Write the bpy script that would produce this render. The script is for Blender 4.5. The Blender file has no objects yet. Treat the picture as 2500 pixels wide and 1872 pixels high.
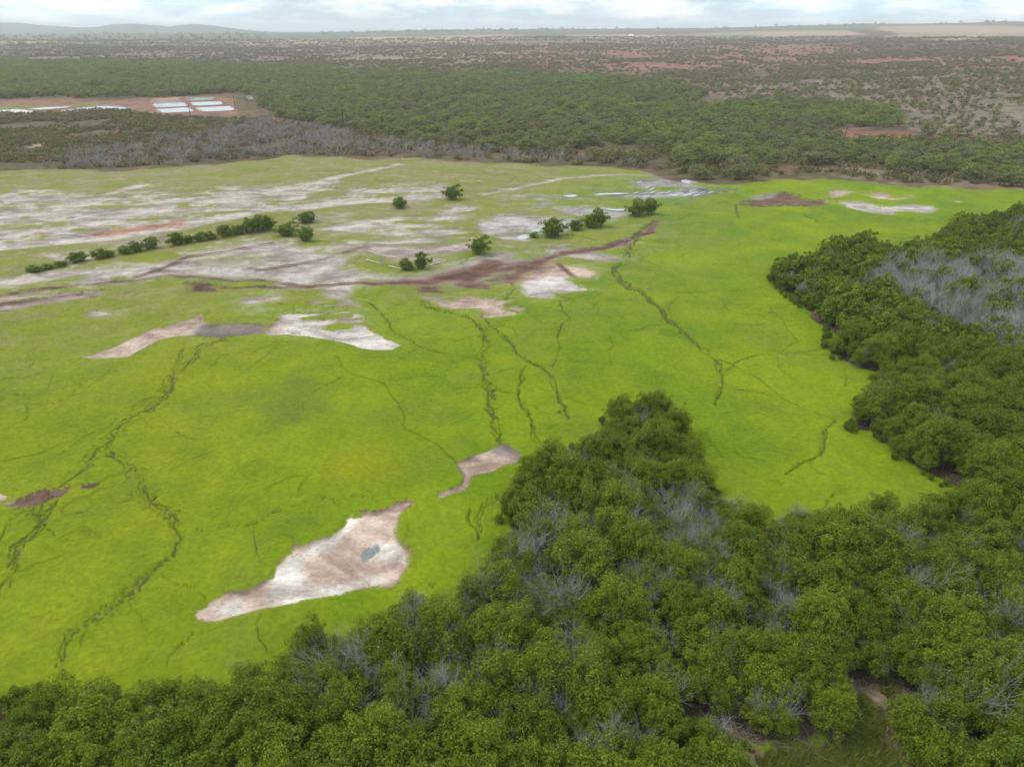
import bpy, math, random
import numpy as np
from mathutils import Vector, Matrix

rnd = random.Random(7)
rng = np.random.default_rng(7)
scene = bpy.context.scene
COL = scene.collection

# ------------------------------------------------------------------ camera
CAM_H = 45.0
PITCH = math.radians(26.6)            # below the horizon
TAN_HALF = 0.72
cam_data = bpy.data.cameras.new('camera')
cam_data.sensor_width = 36.0
cam_data.lens = 18.0 / TAN_HALF
cam_data.clip_start = 0.5
cam_data.clip_end = 60000.0
cam = bpy.data.objects.new('camera', cam_data)
COL.objects.link(cam)
cam.location = (0, 0, CAM_H)
cam.rotation_euler = (math.pi / 2 - PITCH, 0, 0)
scene.camera = cam

# ------------------------------------------------------------------ sky
SUN_ELEV = math.radians(52)
SUN_DIR = Vector((-0.88, 0.18, 0)).normalized() * math.cos(SUN_ELEV) + Vector((0, 0, math.sin(SUN_ELEV)))
world = bpy.data.worlds.new('World')
scene.world = world
world.use_nodes = True
wt = world.node_tree
wt.nodes.clear()


def node(nt, typ, ins=None, **props):
    n = nt.nodes.new(typ)
    for k, v in props.items():
        setattr(n, k, v)
    for k, v in (ins or {}).items():
        s = n.inputs[k]
        if isinstance(v, bpy.types.NodeSocket):
            nt.links.new(v, s)
        elif isinstance(v, bpy.types.Node):
            nt.links.new(v.outputs[0], s)
        else:
            s.default_value = v
    return n


def math_n(nt, op, a, b=None, c=None, clamp=False):
    n = nt.nodes.new('ShaderNodeMath')
    n.operation = op
    n.use_clamp = clamp
    for i, v in enumerate((a, b, c)):
        if v is None:
            continue
        if isinstance(v, bpy.types.NodeSocket):
            nt.links.new(v, n.inputs[i])
        else:
            n.inputs[i].default_value = v
    return n.outputs[0]


def mix_c(nt, fac, a, b, blend='MIX'):
    n = nt.nodes.new('ShaderNodeMix')
    n.data_type = 'RGBA'
    n.blend_type = blend
    for s, v in ((n.inputs[0], fac), (n.inputs[6], a), (n.inputs[7], b)):
        if isinstance(v, bpy.types.NodeSocket):
            nt.links.new(v, s)
        elif isinstance(v, (int, float)):
            s.default_value = v
        else:
            s.default_value = tuple(v) + ((1.0,) if len(v) == 3 else ())
    return n.outputs[2]


def ramp01(nt, v, lo, hi):
    n = node(nt, 'ShaderNodeMapRange', {'From Min': lo, 'From Max': hi}, interpolation_type='SMOOTHSTEP')
    nt.links.new(v, n.inputs['Value'])
    return n.outputs['Result']


def noise_n(nt, vec, scale, detail=3.0, rough=0.55, dist=0.0):
    n = node(nt, 'ShaderNodeTexNoise', {'Scale': scale, 'Detail': detail, 'Roughness': rough, 'Distortion': dist})
    if vec is not None:
        nt.links.new(vec, n.inputs['Vector'])
    return n.outputs['Fac']


sky_n = node(wt, 'ShaderNodeTexSky', sky_type='NISHITA', sun_disc=False, sun_elevation=SUN_ELEV,
             sun_rotation=math.atan2(SUN_DIR.x, SUN_DIR.y), air_density=1.0, dust_density=1.5, ozone_density=1.0)
tc = node(wt, 'ShaderNodeTexCoord')
mp = node(wt, 'ShaderNodeMapping', {'Scale': (1.0, 1.0, 5.0)})
wt.links.new(tc.outputs['Generated'], mp.inputs['Vector'])
cl = noise_n(wt, mp.outputs['Vector'], 9.0, 6.0, 0.6, 0.3)
cl2 = noise_n(wt, mp.outputs['Vector'], 2.2, 4.0, 0.55)
cover = ramp01(wt, math_n(wt, 'ADD', math_n(wt, 'MULTIPLY', cl, 0.6), math_n(wt, 'MULTIPLY', cl2, 0.5)), 0.40, 0.62)
cover = math_n(wt, 'MULTIPLY_ADD', cover, 0.40, 0.58)
cloud_col = mix_c(wt, ramp01(wt, cl, 0.40, 0.64), (8.9, 11.5, 13.5), (13.2, 13.6, 13.9))
sky_col = mix_c(wt, cover, sky_n.outputs[0], cloud_col)
bg = node(wt, 'ShaderNodeBackground', {'Strength': 0.1})
wt.links.new(sky_col, bg.inputs['Color'])
wo = node(wt, 'ShaderNodeOutputWorld')
wt.links.new(bg.outputs[0], wo.inputs['Surface'])

# ------------------------------------------------------------------ sun
sun_data = bpy.data.lights.new('sun', 'SUN')
sun_data.energy = 1.5
sun_data.angle = math.radians(11)
sun_data.color = (1.0, 0.95, 0.87)
sun = bpy.data.objects.new('sun', sun_data)
COL.objects.link(sun)
sun.rotation_euler = SUN_DIR.to_track_quat('Z', 'Y').to_euler()

# ------------------------------------------------------------------ exposure
scene.view_settings.view_transform = 'Standard'
scene.view_settings.look = 'None'
scene.view_settings.exposure = 0.0
scene.view_settings.gamma = 1.0
scene.render.engine = 'CYCLES'
cy = scene.cycles
cy.max_bounces = 5
cy.diffuse_bounces = 3
cy.glossy_bounces = 2
cy.transmission_bounces = 3
cy.volume_bounces = 2
cy.transparent_max_bounces = 4
cy.use_adaptive_sampling = True
cy.adaptive_threshold = 0.03
cy.use_denoising = True
cy.caustics_reflective = False
cy.caustics_refractive = False

# ================================================================== mapping of the photograph
W, HH = 2500.0, 1872.0
FPX = 1250.0 / TAN_HALF
CP, SP = math.cos(PITCH), math.sin(PITCH)
# photo regions that coordinates below were read in: (x0, y0, scale)
O = (0, 0, 1.0)
D = (0, 0, 0.8848)
R3 = (0, 360, 2.212)
R4 = (700, 380, 2.212)
R5 = (1500, 380, 2.212)
Q1 = (0, 750, 2.2078)
Q2 = (400, 1050, 2.458)
Q3 = (1100, 880, 2.671)
Q4 = (1800, 500, 2.366)
Q5 = (0, 1450, 2.458)
Q7 = (1600, 1250, 2.458)
PR = (0, 220, 3.456)
WR = (1180, 400, 3.253)
VR = (1700, 240, 2.765)
T1 = (0, 0, 1.7696)
T2 = (1250, 0, 1.7696)


def im(reg, pts):
    return [(reg[0] + p[0] / reg[2], reg[1] + p[1] / reg[2]) + tuple(p[2:]) for p in pts]


def _hash(ix, iy, seed):
    h = (ix.astype(np.int64) * 374761393 + iy.astype(np.int64) * 668265263 + seed * 982451653) & 0xffffffff
    h = ((h ^ (h >> 13)) * 1274126177) & 0xffffffff
    h = (h ^ (h >> 16)) & 0xffffffff
    return h.astype(np.float64) / 4294967295.0


def vnoise(x, y, seed=0):
    ix, iy = np.floor(x), np.floor(y)
    fx, fy = x - ix, y - iy
    fx = fx * fx * (3 - 2 * fx)
    fy = fy * fy * (3 - 2 * fy)
    a, b = _hash(ix, iy, seed), _hash(ix + 1, iy, seed)
    c, d = _hash(ix, iy + 1, seed), _hash(ix + 1, iy + 1, seed)
    return (a + (b - a) * fx) * (1 - fy) + (c + (d - c) * fx) * fy


def fbm(x, y, octaves=3, seed=0):
    s, a, t = 0.0, 0.5, 0.0
    for k in range(octaves):
        s = s + a * vnoise(x * 2 ** k + 17.3 * k, y * 2 ** k - 9.1 * k, seed + k)
        t += a
        a *= 0.5
    return s / t


def sstep(v, lo, hi):
    t = np.clip((v - lo) / (hi - lo), 0, 1)
    return t * t * (3 - 2 * t)


# skyline of the land: (u = x / y, height at the ridge)
PLAIN_U = [-2.0, -0.66, -0.45, -0.33, -0.2, -0.13, 0.0, 0.1, 0.25, 0.33, 0.45, 0.57, 0.61, 0.66, 2.0]
PLAIN_Z = [14, 14, 14, 15, 18, 27, 32, 35, 39, 48, 59, 61, 68, 64, 55]
HILL_U = [-2.0, -0.80, -0.70, -0.645, -0.62, -0.585, -0.545, -0.52, -0.50, -0.47, -0.445, -0.43, -0.41, -0.395, -0.37, -0.34, -0.30, -0.1, 2.0]
HILL_Z = [20, 40, 66, 82, 80, 60, 48, 52, 70, 71, 60, 53, 66, 70, 55, 32, 14, 0, 0]


def terrain(x, y):
    x = np.asarray(x, float)
    y = np.asarray(y, float)
    r = np.hypot(x, y)
    yy = np.maximum(y, 1.0)
    u = np.where(y > 1, x / yy, np.sign(x) * 2.0)
    u = np.clip(u, -2, 2)
    zp = np.interp(u, PLAIN_U, PLAIN_Z)
    zh = np.interp(u, HILL_U, HILL_Z)
    t = np.clip((r - 480) / (4500 - 480), 0, 1)
    z = zp * t ** 1.15
    # the bare slope on the right
    z = z + 9.0 * sstep(u, 0.30, 0.66) * sstep(r, 330, 620) * (1 - 0.8 * sstep(r, 900, 2600))
    z = z + (fbm(x / 170.0, y / 170.0, 3, 5) - 0.5) * 7.0 * sstep(r, 520, 1500)
    hill = zh * np.exp(-((y - 6000) / 900.0) ** 2)
    z = np.maximum(z * (1 - sstep(r, 4700, 7000)), hill) - 6.0 * sstep(r, 5200, 7200)
    z = np.where(y < 20, z * 0.0, z)
    return z


def ray(px, py):
    dx, dy = (px - 1250.0) / FPX, -(py - 936.0) / FPX
    return dx, CP + dy * SP, -SP + dy * CP


def ground_at(px, py, z=0.0):
    """world x, y of a photo pixel on the terrain (plus z)"""
    dx, dy, dz = ray(px, py)
    if dz > -0.002:
        dz = -0.002
    h = 0.0
    for _ in range(12):
        t = (h + z - CAM_H) / dz
        h = 0.6 * h + 0.4 * float(terrain(dx * t, dy * t)) if _ else float(terrain(dx * t, dy * t)) * 0.5
    t = (h + z - CAM_H) / dz
    return dx * t, dy * t


def to_px(x, y, z):
    f = y * CP - (z - CAM_H) * SP
    u = y * SP + (z - CAM_H) * CP
    f = np.maximum(f, 0.1)
    return 1250 + FPX * x / f, 936 - FPX * u / f


def gp(reg, pts, z=0.0):
    out = []
    for p in im(reg, pts):
        out.append(ground_at(p[0], p[1], p[2] if len(p) > 2 else z))
    return out


def inside(poly, x, y):
    r = np.zeros(x.shape, bool)
    n = len(poly)
    for i in range(n):
        x1, y1 = poly[i]
        x2, y2 = poly[(i + 1) % n]
        if y1 == y2:
            continue
        c = ((y1 > y) != (y2 > y)) & (x < (x2 - x1) * (y - y1) / (y2 - y1) + x1)
        r ^= c
    return r


def line_dist(poly, x, y, closed=False):
    d = np.full(x.shape, 1e9)
    n = len(poly)
    for i in range(n if closed else n - 1):
        x1, y1 = poly[i]
        x2, y2 = poly[(i + 1) % n]
        ex, ey = x2 - x1, y2 - y1
        L = ex * ex + ey * ey + 1e-9
        t = np.clip(((x - x1) * ex + (y - y1) * ey) / L, 0, 1)
        d = np.minimum(d, (x - x1 - t * ex) ** 2 + (y - y1 - t * ey) ** 2)
    return np.sqrt(d)


def sdist(poly, x, y, pad):
    """signed distance to a polygon, negative inside, capped at pad"""
    a = np.array(poly)
    out = np.full(x.shape, float(pad))
    m = (x > a[:, 0].min() - pad) & (x < a[:, 0].max() + pad) & (y > a[:, 1].min() - pad) & (y < a[:, 1].max() + pad)
    if m.any():
        d = line_dist(poly, x[m], y[m], True)
        d[inside(poly, x[m], y[m])] *= -1
        out[m] = np.minimum(d, pad)
    return out


def pdist(poly, x, y, pad):
    a = np.array(poly)
    out = np.full(x.shape, float(pad))
    m = (x > a[:, 0].min() - pad) & (x < a[:, 0].max() + pad) & (y > a[:, 1].min() - pad) & (y < a[:, 1].max() + pad)
    if m.any():
        out[m] = np.minimum(line_dist(poly, x[m], y[m]), pad)
    return out


# ================================================================== object helpers
def mesh_from(name, verts, faces, mats=(), smooth=False, mat_idx=None):
    """verts (n,3); faces (m,k) array of one polygon size"""
    verts = np.asarray(verts, np.float32)
    faces = np.asarray(faces, np.int32)
    me = bpy.data.meshes.new(name)
    k = faces.shape[1]
    me.vertices.add(len(verts))
    me.vertices.foreach_set('co', verts.ravel())
    me.loops.add(faces.size)
    me.loops.foreach_set('vertex_index', faces.ravel())
    me.polygons.add(len(faces))
    me.polygons.foreach_set('loop_start', np.arange(0, faces.size, k, dtype=np.int32))
    me.polygons.foreach_set('loop_total', np.full(len(faces), k, np.int32))
    if smooth:
        me.polygons.foreach_set('use_smooth', np.ones(len(faces), bool))
    for m in mats:
        me.materials.append(m)
    if mat_idx is not None:
        me.polygons.foreach_set('material_index', np.asarray(mat_idx, np.int32))
    me.update(calc_edges=True)
    me.validate()
    return me


def link(name, data, parent=None, label=None, cat=None, group=None, kind=None):
    o = bpy.data.objects.new(name, data)
    COL.objects.link(o)
    if parent is not None:
        o.parent = parent
    if label:
        o['label'] = label
    if cat:
        o['category'] = cat
    if group:
        o['group'] = group
    if kind:
        o['kind'] = kind
    return o


def tubes(segs, sides=3):
    """segments (p0, p1, r0, r1) -> verts, quads"""
    S = len(segs)
    p0 = np.array([s[0] for s in segs], float)
    p1 = np.array([s[1] for s in segs], float)
    r0 = np.array([s[2] for s in segs], float)
    r1 = np.array([s[3] for s in segs], float)
    d = p1 - p0
    d /= np.linalg.norm(d, axis=1)[:, None] + 1e-9
    ref = np.where(np.abs(d[:, 2:3]) < 0.9, np.array([[0, 0, 1.0]]), np.array([[1.0, 0, 0]]))
    a = np.cross(d, ref)
    a /= np.linalg.norm(a, axis=1)[:, None] + 1e-9
    b = np.cross(d, a)
    V = np.zeros((S, 2, sides, 3))
    for k in range(sides):
        an = 2 * math.pi * k / sides
        off = a * math.cos(an) + b * math.sin(an)
        V[:, 0, k] = p0 + off * r0[:, None]
        V[:, 1, k] = p1 + off * r1[:, None]
    F = np.zeros((S, sides, 4), int)
    base = np.arange(S) * 2 * sides
    for k in range(sides):
        k2 = (k + 1) % sides
        F[:, k] = np.stack([base + k, base + k2, base + sides + k2, base + sides + k], 1)
    return V.reshape(-1, 3), F.reshape(-1, 4)


def leaf_quads(cen, nrm, length, width, r):
    """diamond leaves at cen facing nrm"""
    n = len(cen)
    nrm = nrm / (np.linalg.norm(nrm, axis=1)[:, None] + 1e-9)
    t = r.normal(size=(n, 3))
    t -= nrm * (t * nrm).sum(1)[:, None]
    t /= np.linalg.norm(t, axis=1)[:, None] + 1e-9
    b = np.cross(nrm, t)
    L, Wd = (length / 2)[:, None], (width / 2)[:, None]
    V = np.stack([cen - t * L, cen + b * Wd + nrm * Wd * 0.25, cen + t * L, cen - b * Wd + nrm * Wd * 0.25], 1)
    F = np.arange(n * 4).reshape(n, 4)
    return V.reshape(-1, 3), F


def rand_dirs(n, r):
    v = r.normal(size=(n, 3))
    return v / np.linalg.norm(v, axis=1)[:, None]

# ================================================================== materials
def new_mat(name):
    m = bpy.data.materials.new(name)
    m.use_nodes = True
    m.node_tree.nodes.clear()
    return m, m.node_tree


def finish(nt, shader):
    o = nt.nodes.new('ShaderNodeOutputMaterial')
    nt.links.new(shader, o.inputs['Surface'])


def principled(nt, color, rough=0.9, spec=0.2, normal=None):
    p = nt.nodes.new('ShaderNodeBsdfPrincipled')
    for k, v in (('Base Color', color), ('Roughness', rough), ('Specular IOR Level', spec), ('Normal', normal)):
        if v is None:
            continue
        if isinstance(v, bpy.types.NodeSocket):
            nt.links.new(v, p.inputs[k])
        elif isinstance(v, (int, float)):
            p.inputs[k].default_value = v
        else:
            p.inputs[k].default_value = tuple(v) + (1.0,)
    return p.outputs[0]


# --- the colour of the saltwort mat, soft cloud shadows painted in: a node group of world position, shared by ground and tufts
fg = bpy.data.node_groups.new('saltwort_colour', 'ShaderNodeTree')
fg.interface.new_socket('Color', in_out='OUTPUT', socket_type='NodeSocketColor')
go = fg.nodes.new('NodeGroupOutput')
geo = fg.nodes.new('ShaderNodeNewGeometry')
posn = geo.outputs['Position']
n_big = noise_n(fg, posn, 0.035, 3, 0.5, 0.4)
n_mid = noise_n(fg, posn, 0.16, 4, 0.6, 0.2)
n_fin = noise_n(fg, posn, 1.6, 4, 0.65)
sep = node(fg, 'ShaderNodeSeparateXYZ')
fg.links.new(posn, sep.inputs[0])
# growth is yellower to the left and greener towards the middle of the flat
lr = ramp01(fg, math_n(fg, 'ADD', sep.outputs[0], math_n(fg, 'MULTIPLY', math_n(fg, 'SUBTRACT', n_big, 0.5), 60.0)), -42.0, -8.0)
c = mix_c(fg, ramp01(fg, n_big, 0.36, 0.66), (0.122, 0.200, 0.004), (0.196, 0.250, 0.004))
c = mix_c(fg, math_n(fg, 'MULTIPLY', math_n(fg, 'SUBTRACT', 1.0, lr), 0.7), c, (0.196, 0.222, 0.007))
c = mix_c(fg, math_n(fg, 'MULTIPLY', ramp01(fg, n_mid, 0.48, 0.75), 0.6), c, (0.240, 0.272, 0.006))
c = mix_c(fg, math_n(fg, 'MULTIPLY', ramp01(fg, n_mid, 0.52, 0.25), 0.55), c, (0.086, 0.152, 0.006))  # lighter and darker growth, plus soft cloud shadows painted into the colour
n_ol = noise_n(fg, posn, 0.075, 5, 0.62, 0.8)
c = mix_c(fg, math_n(fg, 'MULTIPLY', ramp01(fg, n_ol, 0.50, 0.68), 0.6), c, (0.165, 0.195, 0.020))
c = mix_c(fg, math_n(fg, 'MULTIPLY', ramp01(fg, n_ol, 0.44, 0.30), 0.5), c, (0.185, 0.262, 0.004))
# an orange-yellow stressed patch beside the big salt pan
for (bx, by, br, col, amt) in (((*ground_at(880, 1135), 7.0, (0.27, 0.245, 0.004), 0.65)),
                               ((*ground_at(1690, 640), 13.0, (0.235, 0.285, 0.004), 0.6)),
                               ((*ground_at(700, 990), 9.0, (0.10, 0.15, 0.024), 0.5))):
    dx_ = math_n(fg, 'SUBTRACT', sep.outputs[0], bx)
    dy_ = math_n(fg, 'SUBTRACT', sep.outputs[1], by)
    dd = math_n(fg, 'SQRT', math_n(fg, 'ADD', math_n(fg, 'MULTIPLY', dx_, dx_), math_n(fg, 'MULTIPLY', dy_, dy_)))
    dd = math_n(fg, 'ADD', dd, math_n(fg, 'MULTIPLY', math_n(fg, 'SUBTRACT', n_mid, 0.5), br * 1.6))
    c = mix_c(fg, math_n(fg, 'MULTIPLY', ramp01(fg, dd, br, br * 0.1), amt), c, col)
c = mix_c(fg, 1.0, c, mix_c(fg, ramp01(fg, n_fin, 0.25, 0.75), (0.97, 0.97, 0.86), (1.22, 1.20, 1.05)), 'MULTIPLY')
fg.links.new(c, go.inputs[0])


def field_group(nt):
    g = nt.nodes.new('ShaderNodeGroup')
    g.node_tree = fg
    return g.outputs[0]


def leaf_material(name, dark, light, warm, warm_amt=0.3, trans=0.22, rough=0.5, spec=0.25, patch=None):
    m, nt = new_mat(name)
    oi = node(nt, 'ShaderNodeObjectInfo')
    gm = node(nt, 'ShaderNodeNewGeometry')
    nz = noise_n(nt, gm.outputs['Position'], 1.1, 2, 0.6)
    isl = gm.outputs['Random Per Island']
    c = mix_c(nt, oi.outputs['Random'], dark, light)
    c = mix_c(nt, math_n(nt, 'MULTIPLY', ramp01(nt, nz, 0.45, 0.75), warm_amt), c, warm)
    if patch:            # stands of another, thinner kind
        pz = noise_n(nt, gm.outputs['Position'], 0.022, 4, 0.6, 0.5)
        pk = math_n(nt, 'ADD', pz, math_n(nt, 'MULTIPLY', math_n(nt, 'SUBTRACT', oi.outputs['Random'], 0.5), 0.18))
        c = mix_c(nt, math_n(nt, 'MULTIPLY', ramp01(nt, pk, 0.46, 0.60), 0.75), c, patch)
    c = mix_c(nt, math_n(nt, 'MULTIPLY', math_n(nt, 'POWER', isl, 5.0), 0.8), c, warm)
    c = mix_c(nt, 1.0, c, mix_c(nt, isl, (0.62, 0.64, 0.6), (1.3, 1.28, 1.25)), 'MULTIPLY')
    p = principled(nt, c, rough, spec)
    tr = node(nt, 'ShaderNodeBsdfTranslucent')
    nt.links.new(mix_c(nt, 1.0, c, (1.3, 1.35, 0.6), 'MULTIPLY'), tr.inputs['Color'])
    ms = node(nt, 'ShaderNodeMixShader', {0: trans})
    nt.links.new(p, ms.inputs[1])
    nt.links.new(tr.outputs[0], ms.inputs[2])
    finish(nt, ms.outputs[0])
    return m


def bark_material(name, a, b, scale=3.0):
    m, nt = new_mat(name)
    oi = node(nt, 'ShaderNodeObjectInfo')
    gm = node(nt, 'ShaderNodeNewGeometry')
    nz = noise_n(nt, gm.outputs['Position'], scale, 3)
    c = mix_c(nt, math_n(nt, 'MULTIPLY_ADD', oi.outputs['Random'], 0.5, math_n(nt, 'MULTIPLY', nz, 0.5)), a, b)
    finish(nt, principled(nt, c, 0.85, 0.15))
    return m


M_MANG = leaf_material('mangrove_leaf', (0.090, 0.158, 0.008), (0.178, 0.228, 0.012), (0.270, 0.285, 0.034), 0.5, 0.3, 0.6, 0.12)
M_MANG_FAR = leaf_material('mangrove_leaf_far', (0.096, 0.162, 0.010), (0.178, 0.230, 0.014), (0.255, 0.275, 0.032), 0.45, 0.3, 0.6, 0.12)
M_KIAWE = leaf_material('kiawe_leaf', (0.155, 0.210, 0.054), (0.290, 0.345, 0.090), (0.31, 0.29, 0.150), 0.5, 0.4, 0.8, 0.05, (0.215, 0.195, 0.130))
M_SCRUB = leaf_material('scrub_leaf', (0.145, 0.165, 0.075), (0.250, 0.240, 0.120), (0.26, 0.19, 0.13), 0.5, 0.3, 0.9, 0.05)
M_BUSH = leaf_material('bush_leaf', (0.115, 0.170, 0.024), (0.155, 0.215, 0.030), (0.23, 0.26, 0.06), 0.4, 0.35, 0.7, 0.06)
M_GRASS = leaf_material('clearing_grass', (0.175, 0.225, 0.032), (0.26, 0.29, 0.05), (0.35, 0.31, 0.12), 0.4, 0.35, 0.8, 0.05)
M_DRY = leaf_material('dry_brush_leaf', (0.25, 0.165, 0.115), (0.38, 0.28, 0.19), (0.24, 0.19, 0.12), 0.4, 0.2, 0.9, 0.03)
M_BARK = bark_material('mangrove_bark', (0.16, 0.12, 0.095), (0.27, 0.22, 0.19))
M_DEAD = bark_material('dead_twig', (0.30, 0.285, 0.265), (0.48, 0.46, 0.43), 1.2)
M_DEADK = bark_material('dead_kiawe_wood', (0.25, 0.215, 0.185), (0.42, 0.375, 0.33), 0.6)
M_KBARK = bark_material('kiawe_bark', (0.12, 0.09, 0.07), (0.2, 0.16, 0.13))
M_LOG = bark_material('weathered_log', (0.5, 0.46, 0.42), (0.68, 0.64, 0.6))
M_POLE = bark_material('pole_timber', (0.05, 0.04, 0.035), (0.09, 0.07, 0.06))

# --- ground
M_GROUND, nt = new_mat('marsh_ground')
gm = node(nt, 'ShaderNodeNewGeometry')
P = gm.outputs['Position']
a_soil = node(nt, 'ShaderNodeAttribute', attribute_name='soil')
a_mask = node(nt, 'ShaderNodeAttribute', attribute_name='mask')     # r veg, g trail, b dry, a wet
sepm = node(nt, 'ShaderNodeSeparateColor')
nt.links.new(a_mask.outputs['Color'], sepm.inputs[0])
veg, trail, dry, wet = sepm.outputs[0], sepm.outputs[1], sepm.outputs[2], a_mask.outputs['Alpha']
n_f = noise_n(nt, P, 2.2, 5, 0.68)
n_m = noise_n(nt, P, 0.45, 4, 0.6)
n_s = noise_n(nt, P, 0.05, 4, 0.6)
mpx = node(nt, 'ShaderNodeMapping', {'Scale': (0.55, 1.0, 1.0), 'Rotation': (0, 0, -0.22)})
nt.links.new(P, mpx.inputs['Vector'])
n_w = noise_n(nt, mpx.outputs['Vector'], 0.20, 6, 0.68, 0.6)
n_edge = math_n(nt, 'ADD', math_n(nt, 'ADD', math_n(nt, 'MULTIPLY', n_f, 0.30), math_n(nt, 'MULTIPLY', n_m, 0.30)), math_n(nt, 'MULTIPLY', n_w, 0.40))
amp = math_n(nt, 'MULTIPLY', math_n(nt, 'MULTIPLY', veg, math_n(nt, 'SUBTRACT', 1.0, veg)), 27.0)
vv = math_n(nt, 'ADD', veg, math_n(nt, 'MULTIPLY', math_n(nt, 'SUBTRACT', n_edge, 0.5), amp))
vf = ramp01(nt, vv, 0.32, 0.66)
# sparse growth lets the ground show through
thin = math_n(nt, 'MULTIPLY', ramp01(nt, math_n(nt, 'ADD', math_n(nt, 'MULTIPLY', n_w, 0.7), math_n(nt, 'MULTIPLY', n_m, 0.3)), 0.44, 0.60), dry)
vf = math_n(nt, 'MULTIPLY', vf, math_n(nt, 'MULTIPLY_ADD', thin, -0.9, 1.0))
# bare ground: mottled crust, cattle prints
soil = mix_c(nt, 1.0, a_soil.outputs['Color'], mix_c(nt, ramp01(nt, n_m, 0.3, 0.7), (0.80, 0.77, 0.74), (1.14, 1.13, 1.12)), 'MULTIPLY')
soil = mix_c(nt, 1.0, soil, mix_c(nt, ramp01(nt, n_f, 0.25, 0.75), (0.82, 0.80, 0.78), (1.12, 1.12, 1.12)), 'MULTIPLY')
soil = mix_c(nt, 1.0, soil, mix_c(nt, ramp01(nt, n_w, 0.36, 0.62), (0.60, 0.555, 0.53), (1.14, 1.13, 1.12)), 'MULTIPLY')
vor = node(nt, 'ShaderNodeTexVoronoi', {'Scale': 2.3, 'Randomness': 1.0}, feature='F1')
nt.links.new(P, vor.inputs['Vector'])
pr_mask = ramp01(nt, noise_n(nt, P, 0.22, 3, 0.6, 1.5), 0.46, 0.56)
prints = math_n(nt, 'MULTIPLY', ramp01(nt, vor.outputs['Distance'], 0.26, 0.15), pr_mask)
soil = mix_c(nt, math_n(nt, 'MULTIPLY', prints, 0.6), soil, mix_c(nt, 1.0, soil, (0.45, 0.36, 0.31), 'MULTIPLY'))
# vegetation
vegc = field_group(nt)
vegc = mix_c(nt, math_n(nt, 'MULTIPLY', dry, math_n(nt, 'MULTIPLY_ADD', n_m, 0.9, 0.4), clamp=True), vegc,
             mix_c(nt, ramp01(nt, n_s, 0.38, 0.62), (0.205, 0.215, 0.040), (0.245, 0.225, 0.085)))
vegc = mix_c(nt, 1.0, vegc, mix_c(nt, ramp01(nt, n_f, 0.3, 0.7), (0.80, 0.80, 0.78), (1.12, 1.12, 1.1)), 'MULTIPLY')
col = mix_c(nt, vf, soil, vegc)
# trodden game trails: bare brown mud showing between the plants
tf = ramp01(nt, math_n(nt, 'ADD', trail, math_n(nt, 'MULTIPLY', math_n(nt, 'SUBTRACT', n_f, 0.5), 0.9)), 0.50, 0.78)
col = mix_c(nt, math_n(nt, 'MULTIPLY', ramp01(nt, trail, 0.12, 0.6), 0.5), col, mix_c(nt, 0.5, (0.075, 0.095, 0.010), col))  # darker olive mixed in wherever the trail mask rises
col = mix_c(nt, math_n(nt, 'MULTIPLY', tf, 0.7), col, mix_c(nt, n_m, (0.045, 0.042, 0.012), (0.095, 0.068, 0.036)))
col = mix_c(nt, math_n(nt, 'MULTIPLY', wet, 0.55), col, (0.12, 0.105, 0.10))
bump_h = math_n(nt, 'ADD', math_n(nt, 'MULTIPLY', n_f, math_n(nt, 'MULTIPLY_ADD', vf, 0.9, 0.12)), math_n(nt, 'MULTIPLY', prints, -0.25))
bmp = node(nt, 'ShaderNodeBump', {'Strength': 0.30, 'Distance': 0.35})
nt.links.new(bump_h, bmp.inputs['Height'])
rgh = math_n(nt, 'MULTIPLY_ADD', wet, -0.72, 0.95)
finish(nt, principled(nt, col, rgh, 0.15, bmp.outputs[0]))

# --- tufts
M_TUFT, nt = new_mat('saltwort_tuft')
oi = node(nt, 'ShaderNodeObjectInfo')
gm = node(nt, 'ShaderNodeNewGeometry')
cc = mix_c(nt, 1.0, field_group(nt), mix_c(nt, oi.outputs['Random'], (0.95, 0.96, 0.9), (1.25, 1.22, 1.15)), 'MULTIPLY')
p = principled(nt, cc, 0.8, 0.1)
tr = node(nt, 'ShaderNodeBsdfTranslucent')
nt.links.new(cc, tr.inputs['Color'])
ms = node(nt, 'ShaderNodeMixShader', {0: 0.4})
nt.links.new(p, ms.inputs[1])
nt.links.new(tr.outputs[0], ms.inputs[2])
finish(nt, ms.outputs[0])


def plain(name, color, rough=0.8, spec=0.2, var=0.2, scale=2.0):
    m, nt = new_mat(name)
    gm = node(nt, 'ShaderNodeNewGeometry')
    nz = noise_n(nt, gm.outputs['Position'], scale, 4, 0.6)
    c = mix_c(nt, nz, [v * (1 - var) for v in color], [v * (1 + var) for v in color])
    finish(nt, principled(nt, c, rough, spec))
    return m


def water_mat(name, color, rough=0.06, bump=0.02, scale=0.6):
    m, nt = new_mat(name)
    gm = node(nt, 'ShaderNodeNewGeometry')
    nz = noise_n(nt, gm.outputs['Position'], scale, 3, 0.6)
    b = node(nt, 'ShaderNodeBump', {'Strength': bump, 'Distance': 0.2})
    nt.links.new(nz, b.inputs['Height'])
    p = nt.nodes.new('ShaderNodeBsdfPrincipled')
    p.inputs['Base Color'].default_value = tuple(color) + (1,)
    p.inputs['Roughness'].default_value = rough
    p.inputs['IOR'].default_value = 1.33
    p.inputs['Specular IOR Level'].default_value = 0.38
    nt.links.new(b.outputs[0], p.inputs['Normal'])
    finish(nt, p.outputs[0])
    return m


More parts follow.
